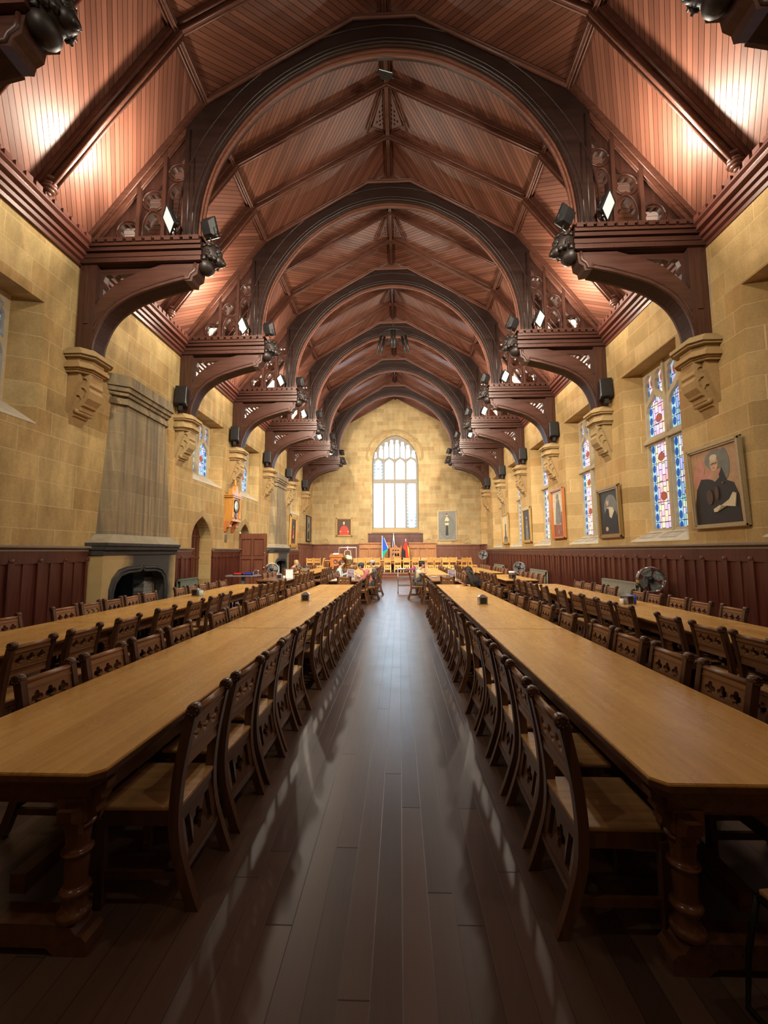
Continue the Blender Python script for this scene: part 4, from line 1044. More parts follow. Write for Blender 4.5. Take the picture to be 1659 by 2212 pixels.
# ================================================================== PICTURES
def pm(name, col): return plain(name, col, .55, var=.18, scale=9)
P_ = {'black': pm('paint_black', (.018, .014, .012)), 'dark': pm('paint_dark_green_grey', (.035, .034, .026)), 'tan': pm('paint_tan', (.42, .26, .14)), 'skin': pm('paint_flesh', (.55, .36, .22)),
      'cream': pm('paint_cream', (.60, .52, .34)), 'grey': pm('paint_grey', (.16, .165, .14)), 'smoke': pm('paint_smoke', (.20, .19, .17)), 'red': pm('paint_red', (.62, .04, .02)), 'white': pm('paint_white', (.62, .64, .55)),
      'russet': pm('paint_russet', (.26, .085, .045)), 'brown': pm('paint_brown', (.075, .035, .018)), 'rose': pm('paint_rose', (.50, .23, .17))}
def portrait(label, wall, c, z0, w, h, frame, bg, shapes, fw=.08, tilt=0.03, cat='portrait', fd=.07):
    """shapes: (colour, points in 0..1) painted on the canvas"""
    root = thing('framed_portrait', label, cat)
    mats = [P_[bg]]; b = MB(); b.bb(-w / 2, w / 2, -.025, -.01, 0, h, 0)
    for k, (cn, pts) in enumerate(shapes):
        if P_[cn] not in mats: mats.append(P_[cn])
        b.prism([[(-w / 2 + p[0] * w, p[1] * h) for p in pts]], lambda x, z, t: (x, t, z), -.026, -.0265 - .0012 * k - .0015, mats.index(P_[cn]))
    b.build('painting', mats, root)
    f = MB()
    for k, (o0, o1, y) in enumerate(((-.012, fw * .35, -fd * .75), (fw * .3, fw * .8, -fd), (fw * .75, fw, -fd * .6))):
        for q in ((-w / 2 - o1, -w / 2 - o0, -o1, h + o1), (w / 2 + o0, w / 2 + o1, -o1, h + o1)): f.bb(q[0], q[1], y, 0, q[2], q[3])
        for q in ((-o1, -o0), (h + o0, h + o1)): f.bb(-w / 2 - o1, w / 2 + o1, y, 0, q[0], q[1])
    f.build('frame', M[frame], root)
    b = MB(); b.bb(-w / 2, w / 2, -.01, 0, 0, h); b.build('backing', M['canvas_board'], root)
    # local -y looks into the hall
    g = .03 + h * tilt
    if wall == 'R': root.location = (XR - .02, c, z0); root.rotation_euler = (tilt, 0, -pi / 2)
    elif wall == 'L': root.location = (XL + .02, c, z0); root.rotation_euler = (tilt, 0, pi / 2)
    else: root.location = (c, YE - .02, z0); root.rotation_euler = (tilt * .5, 0, 0)
    return root
def ell(cx, cy, rx, ry, n=18): return [(cx + rx * cos(2 * pi * k / n), cy + ry * sin(2 * pi * k / n)) for k in range(n)]
portrait('largest portrait beside the tall windows, figure in black robe with glasses and pale hands', 'R', 7.50, 2.10, 1.10, 1.34, 'bronze_frame', 'tan', [
    ('smoke', ell(.55, .84, .24, .13)), ('rose', [(.03, .72), (.22, .92), (.30, .75), (.2, .5), (.05, .5)]), ('grey', ell(.72, .76, .10, .2)), ('rose', [(.18, .60), (.36, .72), (.66, .70), (.62, .56), (.3, .5)]),
    ('black', [(.0, .0), (.95, 0), (.94, .34), (.86, .50), (.74, .54), (.66, .72), (.58, .62), (.50, .56), (.38, .60), (.20, .62), (.08, .48), (.02, .3)]),
    ('tan', [(.50, .66), (.50, .80), (.42, .60), (.50, .55), (.60, .60), (.56, .70)]), ('skin', ell(.51, .79, .085, .10)), ('cream', ell(.51, .865, .075, .045)), ('black', [(.44, .795), (.58, .80), (.58, .788), (.44, .783)]), ('smoke', ell(.47, .785, .022, .014)), ('smoke', ell(.55, .79, .022, .014)), ('rose', ell(.51, .735, .025, .008)),
    ('brown', ell(.36, .36, .07, .10)), ('brown', ell(.52, .40, .04, .09)), ('grey', ell(.66, .52, .012, .012)), ('cream', [(.42, .20), (.55, .24), (.70, .22), (.86, .20), (.90, .36), (.84, .38), (.76, .30), (.60, .24), (.50, .16), (.43, .16)])], .07, .035)
portrait('dark gilt-framed portrait between the first two tall windows, figure in gown with pale hood lining', 'R', 11.30, 2.07, .98, 1.16, 'gold_dull', 'dark', [
    ('grey', ell(.6, .6, .35, .3)), ('black', [(.1, 0), (.95, 0), (.85, .5), (.65, .62), (.40, .60), (.22, .45)]), ('skin', ell(.45, .74, .065, .09)), ('smoke', ell(.45, .80, .06, .04)), ('cream', [(.40, .62), (.46, .58), (.50, .60), (.52, .40), (.62, .36), (.78, .52), (.70, .60), (.60, .62)]), ('skin', ell(.34, .13, .07, .05))], .10, .03)
portrait('tall pale portrait in red-brown frame, robed figure against light ground', 'R', 14.85, 2.12, 1.0, 1.62, 'lectern', 'cream', [
    ('smoke', ell(.45, .86, .13, .07)), ('white', [(.04, .1), (.14, .1), (.14, .98), (.04, .98)]), ('grey', [(.22, .30), (.72, .30), (.68, .62), (.58, .80), (.35, .80), (.28, .6)]), ('russet', [(.04, 0), (.96, 0), (.96, .50), (.74, .54), (.70, .26), (.04, .28)]), ('smoke', [(.3, .28), (.62, .28), (.58, .60), (.36, .60)]), ('tan', ell(.45, .78, .05, .04)), ('white', [(.46, .08), (.49, .08), (.475, .16)])], .05, .012, fd=.10)
portrait('gold-framed portrait of standing figure in grey dress, fourth picture along the window wall', 'R', 18.55, 2.10, .96, 1.32, 'gold', 'dark', [
    ('grey', [(.25, .0), (.75, 0), (.65, .4), (.62, .66), (.42, .66), (.36, .4)]), ('skin', ell(.5, .76, .06, .07)), ('brown', ell(.5, .82, .07, .05)), ('skin', ell(.45, .45, .06, .03)), ('smoke', [(.4, .05), (.6, .05), (.56, .38), (.44, .38)])], .11, .02)
portrait('gold-framed pale portrait with dark standing figure, fifth picture along the window wall', 'R', 22.25, 2.10, 1.0, 1.38, 'gold', 'cream', [
    ('smoke', [(.1, 0), (.95, 0), (.95, .2), (.1, .22)]), ('brown', [(.34, .12), (.62, .12), (.58, .5), (.6, .68), (.42, .68), (.40, .5)]), ('skin', ell(.5, .74, .045, .05))], .11, .02)
portrait('gold-framed portrait of figure in red under the last window of the fireplace wall', 'L', 23.85, 2.10, 1.05, 1.40, 'gold', 'brown', [
    ('black', ell(.5, .5, .42, .40)), ('red', [(.35, .2), (.62, .2), (.6, .55), (.5, .62), (.4, .5)]), ('skin', ell(.5, .68, .05, .06)), ('cream', [(.4, .22), (.6, .3), (.58, .36), (.4, .27)])], .24, .02)
portrait('narrow black-framed portrait on the fireplace wall by the far corner', 'L', 27.9, 2.36, 1.20, 1.62, 'iron', 'smoke', [
    ('black', [(.25, .1), (.72, .05), (.7, .55), (.6, .72), (.45, .72), (.35, .5)]), ('skin', ell(.52, .80, .06, .06)), ('cream', [(.4, .35), (.6, .5), (.56, .56), (.38, .42)])], .05, .0)
portrait('portrait of seated figure in bright red robes on the end wall', 'E', -3.86, 2.78, .96, 1.12, 'gold_dull', 'brown', [
    ('red', [(.16, 0), (.88, 0), (.84, .3), (.74, .5), (.60, .58), (.42, .58), (.28, .5), (.18, .3)]), ('skin', ell(.49, .72, .07, .09)), ('white', ell(.49, .80, .065, .03)), ('russet', [(.46, .05), (.54, .05), (.54, .56), (.46, .56)]), ('skin', ell(.24, .22, .05, .04)), ('skin', ell(.78, .22, .05, .04))], .10, .0)
portrait('large grey portrait of standing figure with folded arms on the end wall', 'E', 3.28, 2.40, 1.24, 2.0, 'bronze_frame', 'smoke', [
    ('grey', ell(.5, .45, .45, .42)), ('smoke', [(.42, .12), (.58, .12), (.60, .45), (.56, .55), (.42, .55)]), ('cream', [(.40, .52), (.58, .52), (.60, .72), (.52, .80), (.42, .78), (.34, .60)]), ('grey', [(.34, .58), (.60, .60), (.60, .66), (.36, .66)]), ('skin', ell(.48, .86, .05, .045)), ('brown', ell(.47, .895, .052, .025)), ('black', [(.40, .16), (.56, .16), (.55, .50), (.43, .50)])], .04, .0)
# carved arched niches low on the end wall
for n, (x, lab) in enumerate(((-5.15, 'between the corner and the red-robed portrait'), (-2.60, 'beside the honey oak screen, under the window edge'), (2.02, 'above the second oak screen'), (4.62, 'between the grey portrait and the corner'))):
    b = MB(); f = lambda x_, z_, t: (x + x_, YE - t, z_)
    A = arc(0, 2.34, .23, 0, 180, 12)
    b.prism([[(.23, 2.18)] + A + [(-.23, 2.18)], [(.16, 2.20)] + arc(0, 2.34, .16, 0, 180, 10) + [(-.16, 2.20)]], f, 0, .05)
    b.prism([quatrefoil(0, 2.32, .10, 0)], f, 0, .03)
    tag(b.build('carved_stone_niche', M['stone_dress']), 'small carved stone arch %s' % lab, 'stone carving', 'carved arches low on the end wall')

# ================================================================== RADIATORS
def radiator(y0, y1, s, mat, label):
    root = thing('radiator', label, 'radiator', ((XR if s > 0 else XL) - s * .22, (y0 + y1) / 2, 0))
    L = y1 - y0; b = MB(); n = int(L / .058)
    for k in range(n):
        y = -L / 2 + (k + .5) * L / n
        for x in (-.05, .05): b.tube([(x, y, .12), (x, y, .90)], .021, 6, flat=1)
        b.ball((0, y, .90), (.085, .024, .035), 0, 8, 5); b.ball((0, y, .13), (.085, .024, .035), 0, 8, 5)
    b.tube([(0, -L / 2, .88), (0, L / 2, .88)], .03, 8); b.tube([(0, -L / 2, .16), (0, L / 2, .16)], .03, 8)
    b.build('sections', mat, root)
    b = MB()
    for y in (-L / 2 + .03, L / 2 - .03): b.bb(-.08, .08, y - .02, y + .02, 0, .14)
    b.build('feet', mat, root)
    b = MB(); b.tube([(0, -L / 2 - .02, .16), (0, -L / 2 - .10, .16), (0, -L / 2 - .10, 0)], .016, 6); b.build('pipe', mat, root)
radiator(9.85, 11.45, 1, M['rad'], 'olive column radiator behind the first white-rimmed fan, under the window wall panelling')
radiator(15.85, 17.6, 1, M['rad'], 'olive column radiator midway along the window wall')
radiator(22.3, 24.2, 1, M['rad'], 'olive column radiator near the dais on the window wall')
radiator(11.15, 12.1, -1, M['rad_green'], 'dark green column radiator between the near fireplace and the pointed doorway')
radiator(24.0, 24.8, -1, M['rad'], 'olive radiator on the fireplace wall by the dais steps')
# ================================================================== FANS
def fan(loc, rz, zc, R, label, rim, pole, base=True):
    root = thing('pedestal_fan', label, 'fan', loc, rz)    # looks along -y
    b = MB()
    for y in (-.07, .07): b.tube([(R * cos(a * pi / 18), y, zc + R * sin(a * pi / 18)) for a in range(37)], .011, 6)
    b.tube([(R * cos(a * pi / 18), 0, zc + R * sin(a * pi / 18)) for a in range(37)], .017, 6)
    b.build('rim', rim, root)
    b = MB()
    for y, k in ((-.085, 1), (.085, 1)):
        for a in range(28):
            t = a * 2 * pi / 28; b.tube([(.05 * cos(t), y * 1.15, zc + .05 * sin(t)), (R * .6 * cos(t), y * 1.05, zc + R * .6 * sin(t)), (R * cos(t), y * .7, zc + R * sin(t))], .0025, 3, cap=False)
        for q in (.3, .55, .8): b.tube([(R * q * cos(a * pi / 12), y, zc + R * q * sin(a * pi / 12)) for a in range(25)], .0025, 3, cap=False)
    b.build('guard', M['iron'], root)
    b = MB(); b.lathe([(.05, -.06), (.06, -.03), (.06, .0), (.04, .02)], (0, 0, zc), 14, 0, 'y'); b.lathe([(.07, .08), (.08, .12), (.075, .24), (.05, .28)], (0, 0, zc), 14, 0, 'y')
    b.build('motor', M['black'], root)
    for a in range(4):
        t = a * pi / 2 + .5; b = MB(); vs = []
        for r, w in ((.05, .03), (R * .5, .09), (R * .85, .10), (R * .93, .05)):
            for k in (-1, 1): vs.append((r * cos(t) - k * w * sin(t), k * .02, zc + r * sin(t) + k * w * cos(t)))
        b.add(vs, [(0, 1, 3, 2), (2, 3, 5, 4), (4, 5, 7, 6)]); b.build('blade', M['grey'], root)
    b = MB(); b.tube([(0, .17, zc), (0, .17, zc - .12), (0, .10, zc - .2), (0, .10, .03)], .018, 8); b.build('pole', pole, root)
    b = MB(); b.lathe([(.0, 0), (.20, 0), (.20, .02), (.06, .05), (.03, .08)], (0, .10, 0), 20); b.build('base', pole, root)
fan((5.02, 8.75, 0), radians(-14), 1.07, .24, 'pedestal fan with white rim in front of the first olive radiator', M['chrome'], M['black'])
fan((5.10, 18.4, 0), radians(-40), .93, .24, 'grey pedestal fan beside the second olive radiator', M['grey'], M['grey'])
fan((-5.20, 17.15, 0), radians(25), .92, .27, 'pedestal fan with cream rim and cream pole beside the open door', M['white'], M['white'])
fan((5.12, 26.3, DZ), radians(-25), 1.07, .26, 'grey pedestal fan on the dais in the far corner', M['grey'], M['black'])
# ================================================================== TABLES
def bez(prof, n=3): return catmull(prof, n)
def mk_table(L, W, top_mat, cut0, cut1):
    """origin at the middle of the floor print; long axis y; cut0/cut1: canted corners at the low-y / high-y end"""
    root = thing('refectory_table', '', 'table')
    hw, hl, c = W / 2, L / 2, .05
    def outline(e):
        P = []
        P += [(-hw - e, -hl + c - e * .4), (-hw + c - e * .4, -hl - e)] if cut0 else [(-hw - e, -hl)]
        P += [(hw - c + e * .4, -hl - e), (hw + e, -hl + c - e * .4)] if cut0 else [(hw + e, -hl)]
        P += [(hw + e, hl - c + e * .4), (hw - c + e * .4, hl + e)] if cut1 else [(hw + e, hl)]
        P += [(-hw + c - e * .4, hl + e), (-hw - e, hl - c + e * .4)] if cut1 else [(-hw - e, hl)]
        return P
    b = MB()
    for z0, z1, e in ((.739, .746, -.001), (.746, .750, -.005)):
        b.prism([outline(e)], lambda x, y, z: (x, y, z), z0, z1)
    b.build('table_top', top_mat, root)
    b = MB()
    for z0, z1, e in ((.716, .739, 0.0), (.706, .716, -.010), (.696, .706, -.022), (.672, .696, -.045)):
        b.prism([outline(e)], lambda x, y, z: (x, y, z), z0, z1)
    b.build('edge_moulding', M['table_dark'], root)  # rim in darker oak, its colour also carrying shade of the unlit edge
    b = MB()
    for s in (-1, 1): b.bb(s * (hw - .10), s * (hw - .13), -hl + .14, hl - .14, .57, .675)
    for s in (-1, 1): b.bb(-hw + .12, hw - .12, s * (hl - .12), s * (hl - .15), .57, .675)
    b.build('apron', M['table_dark'], root)
    for sy in (-1, 1):
        yl = sy * (hl - .13)
        b = MB()   # cross foot with moulded toes
        prof = [(-hw + .07, 0), (-hw + .07, .055), (-hw + .09, .075), (-hw + .115, .08), (-hw + .135, .105), (-hw + .18, .12), (hw - .18, .12), (hw - .135, .105), (hw - .115, .08), (hw - .09, .075), (hw - .07, .055), (hw - .07, 0), (hw - .20, 0), (hw - .24, .03), (-hw + .24, .03), (-hw + .20, 0)]
        b.prism([prof], lambda x, z, t: (x, t, z), yl - .055, yl + .055)
        b.build('foot', M['table_dark'], root)
        b = MB(); b.bb(-hw + .09, hw - .09, yl - .045, yl + .045, .60, .675)
        for s in (-1, 1):   # shaped brackets under the top
            x1 = s * (hw - .10)
            b.prism([[(hw - .03, .672), (hw - .035, .64), (hw - .06, .63), (hw - .05, .60), (hw - .075, .57), (hw - .07, .545), (hw - .10, .52), (hw - .11, .5), (hw - .12, .672)]], lambda x, z, t: (s * x, t, z), yl - .03, yl + .03)
            b.prism([[(hw - .14, .60), (hw - .14, .50), (hw - .17, .53), (hw - .18, .56), (hw - .22, .57), (hw - .24, .60)]], lambda x, z, t: (s * x, t, z), yl - .03, yl + .03)
            for k in (-1, 1):
                b.prism([[(.05, .60), (.05, .47), (.08, .49), (.085, .53), (.12, .55), (.13, .60)]], lambda y, z, t: (s * (hw - .14) + t, yl + k * y, z), -.03, .03)
        b.build('top_rail', M['table_dark'], root)
        for s in (-1, 1):
            b = MB(); x = s * (hw - .165)
            b.lathe(bez([(r_ * .88, z_) for r_, z_ in [(.072, .12), (.074, .14), (.060, .155), (.052, .18), (.056, .20), (.070, .225), (.058, .24), (.050, .25), (.054, .33), (.053, .36), (.068, .375), (.070, .385), (.056, .395), (.052, .41), (.056, .45), (.058, .47), (.074, .49), (.060, .505), (.066, .52)]], 3), (x, yl, 0), 20)
            b.bb(x - .06, x + .06, yl - .055, yl + .055, .515, .61)
            b.build('leg', M['table_leg'], root)
    b = MB(); b.bb(-.035, .035, -hl + .2, hl - .2, .14, .22); b.build('stretcher', M['table_dark'], root)
    return root
M['table_leg'] = wood('turned_oak_leg', (.085, .028, .012), (.19, .075, .03), .22, axis=2, grain=.6, per_object=0.0)
tabs = {}
def put_table(x0, x1, y0, y1, cut0, cut1, mat, label, group):
    L = round(y1 - y0 - .016, 3); W = round(x1 - x0, 3); key = (L, W, cut0, cut1, mat)
    if key in tabs: o = copy_tree(tabs[key])
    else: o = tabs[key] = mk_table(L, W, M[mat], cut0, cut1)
    o.location = ((x0 + x1) / 2, (y0 + y1) / 2, 0); o['label'] = label; o['group'] = group
    return o
FI, FO, WI, WO = (-2.20, -1.23), (-4.56, -3.53), (.985, 1.905), (3.24, 4.28)
NEAR = [1.76, 5.06, 8.42, 11.66]
pos3 = ['with canted near corners, at the camera end', 'second of its row', 'third of its row']
for (xa, xb), nm in ((FI, 'fireplace side of the aisle'), (WI, 'window side of the aisle')):
    for k in range(3):
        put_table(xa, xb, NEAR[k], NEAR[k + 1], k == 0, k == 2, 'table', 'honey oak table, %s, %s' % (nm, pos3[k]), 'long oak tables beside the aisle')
NO = [2.1, 5.42, 8.62, 11.85]
for (xa, xb), nm in ((FO, 'fireplace wall'), (WO, 'portrait wall')):
    for k in range(3):
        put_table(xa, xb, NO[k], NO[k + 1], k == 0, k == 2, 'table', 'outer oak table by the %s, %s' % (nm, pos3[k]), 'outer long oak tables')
FAR_I = [13.05, 16.35, 19.65, 22.95]
FAR_O = [(13.3, 16.6), (17.8, 21.1), (21.1, 24.4)]
for (xa, xb), nm in ((FI, 'fireplace side'), (WI, 'window side')):
    for k in range(3):
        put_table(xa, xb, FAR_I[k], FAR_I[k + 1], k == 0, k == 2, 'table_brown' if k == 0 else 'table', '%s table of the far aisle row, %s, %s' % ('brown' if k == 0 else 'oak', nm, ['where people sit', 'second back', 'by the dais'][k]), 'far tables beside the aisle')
for (xa, xb), nm in ((FO, 'fireplace wall'), (WO, 'portrait wall')):
    for k, (a, c) in enumerate(FAR_O):
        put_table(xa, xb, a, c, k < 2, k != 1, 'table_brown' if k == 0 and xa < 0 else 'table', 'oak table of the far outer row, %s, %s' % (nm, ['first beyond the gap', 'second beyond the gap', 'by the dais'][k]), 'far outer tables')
# ================================================================== CHAIRS
POST = [(-.082, 0), (-.034, .13), (.010, .28), (.022, .42), (.014, .56), (-.006, .70), (-.038, .86), (-.048, .895)]
def post_x(z):
    for a, c in zip(POST, POST[1:]):
        if a[1] <= z <= c[1]: return a[0] + (c[0] - a[0]) * (z - a[1]) / (c[1] - a[1])
    return POST[-1][0]
HWC = .198
def chair_shapes(detail=True):
    S = []
    ctr = catmull(POST, 3)
    fr, bk = offset(ctr, -.024), offset(ctr, .024)
    fr[0] = (fr[0][0] + .0, 0); bk[0] = (bk[0][0] - .006, 0)
    for s in (-1, 1):
        b = MB(); b.prism([fr + bk[::-1]], lambda x, z, y: (x, y, z), s * (HWC - .021), s * (HWC + .021))
        S.append(('leg', b, 0))
    for s in (-1, 1):
        b = MB(); b.bb(.345, .385, s * (HWC - .02), s * (HWC + .02), 0, .40, 0, .004 if detail else 0); b.ball((.365, s * HWC, .03), (.026, .026, .03), 0, 8, 5)
        S.append(('leg', b, 0))
    for s in (-1, 1):
        b = MB(); n = 14 if detail else 8; cx = post_x(.88) - .006
        b.lathe([(.018, -.028), (.030, -.023), (.034, -.012), (.032, 0), (.034, .012), (.030, .023), (.018, .028)], (cx, s * HWC, .890), n, 0, 'y')
        if detail:
            for k in range(8):
                t = k * pi / 4
                for e in (-1, 1): b.ball((cx + .022 * cos(t), s * HWC + e * .027, .892 + .022 * sin(t)), (.008, .006, .008), 0, 6, 4)
        S.append(('finial', b, 0))
    # crest board with three quatrefoils, top roll and lower rails
    y = HWC - .018
    holes = [quatrefoil(k * .102, .757, .044, 0, 5 if detail else 2, .8) for k in (-1, 0, 1)]
    def cr(yy, z, t): return (post_x(min(z, .88)) + t, yy, z)
    b = MB()
    b.prism([[(-y, .625), (y, .625), (y, .86), (-y, .86)]] + holes, cr, -.011, .011)
    S.append(('backrest', b, 1))
    b = MB()
    cx = post_x(.86)
    b.tube([(cx, -y, .868), (cx, y, .868)], .019, 10)
    for z, w in ((.826, .004), (.690, .005), (.632, .016)): b.box((post_x(z), 0, z), (.034, 2 * y, w * 2))
    S.append(('back_rail', b, 1))
    b = MB()
    b.bb(.0, .40, -HWC - .012, HWC + .012, .432, .452, 0, .006 if detail else 0)
    S.append(('seat', b, 2))
    b = MB()   # rails under the seat and pierced panel between the back legs
    for s in (-1, 1): b.bb(.02, .36, s * (HWC - .012), s * (HWC + .010), .365, .432)
    b.bb(.352, .372, -HWC, HWC, .345, .432)
    S.append(('seat_rail', b, 0))
    b = MB()
    hh = [quatrefoil(0, .285, .052, 0, 5 if detail else 2, .8)]
    hh += [[(sx * .085, .215), (sx * .135, .215), (sx * .135, .355), (sx * .085, .355)] for sx in (-1, 1)]
    b.prism([[(-y, .175), (y, .175), (y, .40), (-y, .40)]] + hh, lambda yy, z, t: (post_x(z) + t, yy, z), -.009, .009)
    b.box((post_x(.17), 0, .17), (.032, 2 * y, .032)); b.box((post_x(.41), 0, .415), (.034, 2 * y, .045))
    S.append(('pierced_panel', b, 0))
    for s in (-1, 1):
        b = MB(); b.bb(.0, .36, s * (HWC - .010), s * (HWC + .010), .13, .165)
        S.append(('stretcher', b, 0))
    return S
def mk_chair(mats):
    root = thing('dining_chair', '', 'chair')
    for nm, b, m in chair_shapes(True): b.build(nm, mats[m], root)
    return root
def mk_chair_simple(mats, name='dining_chair'):
    big = MB()
    for nm, b, m in chair_shapes(False): big.add(b.v, b.f, m)
    o = big.build(name, mats); tag(o, '', 'chair'); return o
cm = [M['chair'], M['chair_rail'], M['chair_seat']]
ym = [M['yellow'], M['yellow'], M['yellow']]
PC = mk_chair(cm); PS = mk_chair_simple(cm); PY = mk_chair_simple(ym)
def chair(proto, x, y, rz, label, group, z=0.0, jit=True, desc=None):
    o = use(proto)
    r = random.Random(int(x * 100) * 7 + int(y * 100))
    o.location = (x + (r.uniform(-.012, .012) if jit else 0), y, z)
    o.rotation_euler = (0, 0, rz + (radians(r.uniform(-2.5, 2.5)) if jit else 0))
    o['label'] = label; o['group'] = group
    return o
def run(ys, x, rz, side, table, grp, proto=None):
    if proto is None: ys = [y for y in ys if min(abs(y - q) for q in ((5.06, 8.42) if abs(x) < 2.5 else (5.42, 8.62))) > .25]
    for n, y in enumerate(ys):
        chair(proto or PC, x, y, rz, 'carved chair, %s from the camera, on the %s of the %s' % (ORD[n], side, table), grp)
fi_a = [2.29, 2.84, 3.36, 3.86, 4.38, 5.42, 5.93, 6.44, 6.95, 7.47, 7.98, 8.5, 9.02, 9.54, 10.06, 10.6, 11.14]
wi_a = [2.20, 2.76, 3.27, 3.80, 4.32, 4.84, 5.36, 5.88, 6.40, 6.92, 7.45, 7.97, 8.5, 9.02, 9.54, 10.07, 10.6, 11.12]
fi_w = [2.74, 3.28, 3.84, 4.40, 5.34, 5.84, 6.5, 7.06, 7.56, 8.70, 9.13, 9.54, 10.05, 10.55, 11.1]
wi_w = [2.26, 2.82, 3.38, 3.96, 4.48, 5.33, 6.08, 6.58, 7.28, 7.8, 8.32, 8.87, 9.41, 9.95, 10.5]
fo_a = [3.05, 3.62, 4.22, 4.90, 5.72, 6.56, 7.22, 7.74, 8.90, 9.36, 9.92, 10.38, 10.95, 11.45]
fo_w = [4.9, 5.84, 6.34, 6.83, 7.33, 7.83, 8.95, 9.47, 9.98, 10.48, 11.1]
wo_a = [3.25, 3.92, 4.46, 5.06, 6.05, 6.58, 7.10, 7.66, 8.34, 9.28, 9.90, 10.4, 10.9, 11.42]
wo_w = [4.72, 5.36, 5.90, 6.52, 7.04, 7.66, 8.14, 9.18, 9.74, 10.28, 10.78]
run(fi_a, -1.045, pi, 'aisle side', 'inner fireplace-side table', 'chairs along the aisle, fireplace side')
run(wi_a, .775, 0, 'aisle side', 'inner window-side table', 'chairs along the aisle, window side')
run(fi_w, -2.255, 0, 'outer side', 'inner fireplace-side table', 'chairs behind the inner table, fireplace side')
run(wi_w, 2.01, pi, 'outer side', 'inner window-side table', 'chairs behind the inner table, window side')
run(fo_a, -3.21, pi, 'aisle-facing side', 'outer fireplace-side table', 'chairs before the outer table, fireplace side')
run(fo_w, -4.64, 0, 'wall side', 'outer fireplace-side table', 'chairs against the fireplace wall')
run(wo_a, 3.12, 0, 'aisle-facing side', 'outer window-side table', 'chairs before the outer table, window side')
run(wo_w, 4.40, pi, 'wall side', 'outer window-side table', 'chairs against the window wall')
# far tables: smaller in the picture
def span(a, c, st=.56):
    n = int((c - a - .3) / st); return [a + .42 + k * st for k in range(n)]
far = [y for k in range(3) for y in span(FAR_I[k], FAR_I[k + 1])]
faro = [y for a, c in FAR_O for y in span(a, c)]
run([y for y in far if not (14.3 < y < 15.1 or 15.9 < y < 16.6)], -1.045, pi, 'aisle side', 'far fireplace-side aisle table', 'far chairs along the aisle, fireplace side', PS)
run([y for y in far if not (14.5 < y < 15.3)], .775, 0, 'aisle side', 'far window-side aisle table', 'far chairs along the aisle, window side', PS)
run([y for y in far if not (15.9 < y < 16.7)], -2.255, 0, 'outer side', 'far fireplace-side aisle table', 'far chairs behind the aisle table, fireplace side', PS)
run(far, 2.01, pi, 'outer side', 'far window-side aisle table', 'far chairs behind the aisle table, window side', PS)
run(faro, -3.35, pi, 'aisle-facing side', 'far outer fireplace-side table', 'far chairs before the outer table, fireplace side', PS)
run([y for y in faro if y > 14.4 and not 18.0 < y < 19.1], -4.72, 0, 'wall side', 'far outer fireplace-side table', 'far chairs against the fireplace wall', PS)
run(faro, 3.06, 0, 'aisle-facing side', 'far outer window-side table', 'far chairs before the outer table, window side', PS)
run(faro, 4.46, pi, 'wall side', 'far outer window-side table', 'far chairs against the window wall', PS)
for x, y, lab in ((-1.68, 12.85, 'to us, brown table, fireplace side'), (1.42, 12.85, 'to us, brown table, window side'), (-3.98, 17.62, 'to us, far outer row by the fireplaces')):
    o = use(PC); o.location = (x, y, 0); o.rotation_euler = (0, 0, pi / 2); o['label'] = 'carved chair at the table end, its back %s' % lab; o['group'] = 'chairs at table ends'
for n, (x, y, rz) in enumerate(((-.80, 14.72, pi), (-.72, 16.2, pi), (.37, 14.88, 0), (-2.55, 16.3, 0), (2.24, 11.02, pi), (-5.0, 18.5, 0))):
    o = use(PC); o.location = (x, y, 0); o.rotation_euler = (0, 0, rz)
    o['label'] = 'carved chair under the seated %s' % ['person in the pink hoodie', 'person in grey hoodie and pale cap', 'person in the grey waistcoat', 'person in the pale blue shirt', 'person with very long dark hair', 'fair-haired person'][n]; o['group'] = 'occupied chairs'
# ---- dais furniture
root = thing('high_table', 'long pale oak table across the dais with yellow chairs before it', 'table', (-.35, 27.75, DZ))
b = MB(); b.bb(-4.6, 4.6, -.42, .42, .70, .75, 0, .01); b.build('table_top', M['yellow'], root)
b = MB(); b.bb(-4.4, 4.4, -.34, -.31, .60, .70); b.bb(-4.4, 4.4, .31, .34, .60, .70); b.build('apron', M['screen'], root)
for x in (-4.3, -1.5, 1.5, 4.3):
    for y in (-.3, .3): b = MB(); b.lathe([(.06, 0), (.05, .1), (.04, .3), (.055, .5), (.06, .62)], (x, y, 0), 12); b.build('leg', M['screen'], root)
fx = [-3.31, -2.88, -2.42, -1.95, -1.45, -.77, -.13, .42, .98, 1.92, 2.40, 2.90, 3.35, 4.08, 4.42]
for n, x in enumerate(fx):
    chair(PY, x, 27.05, pi / 2 + (0.5 if n in (13,) else 0) + (-1.2 if n == 14 else 0), 'pale yellow chair before the high table, %s from the fireplace side' % ORD[n], 'pale yellow chairs on the dais', DZ)
for n, x in enumerate((-4.2, -3.7, -2.1, 1.1, 1.65, 2.2, 2.9, 3.6)):
    chair(PY, x, 28.42, -pi / 2, 'pale yellow chair behind the high table, %s from the fireplace side' % ORD[n], 'pale yellow chairs behind the high table', DZ)
for n, (x, y, rz, lab) in enumerate(((-5.60, 26.3, pi / 2, 'first of two'), (-5.15, 26.35, pi / 2, 'second of two'), (-4.72, 26.2, pi, 'turned sideways'))):
    chair(PY, x, y, rz, 'pale yellow chair by the fireplace-side corner of the dais, %s' % lab, 'yellow chairs in the corner', DZ)
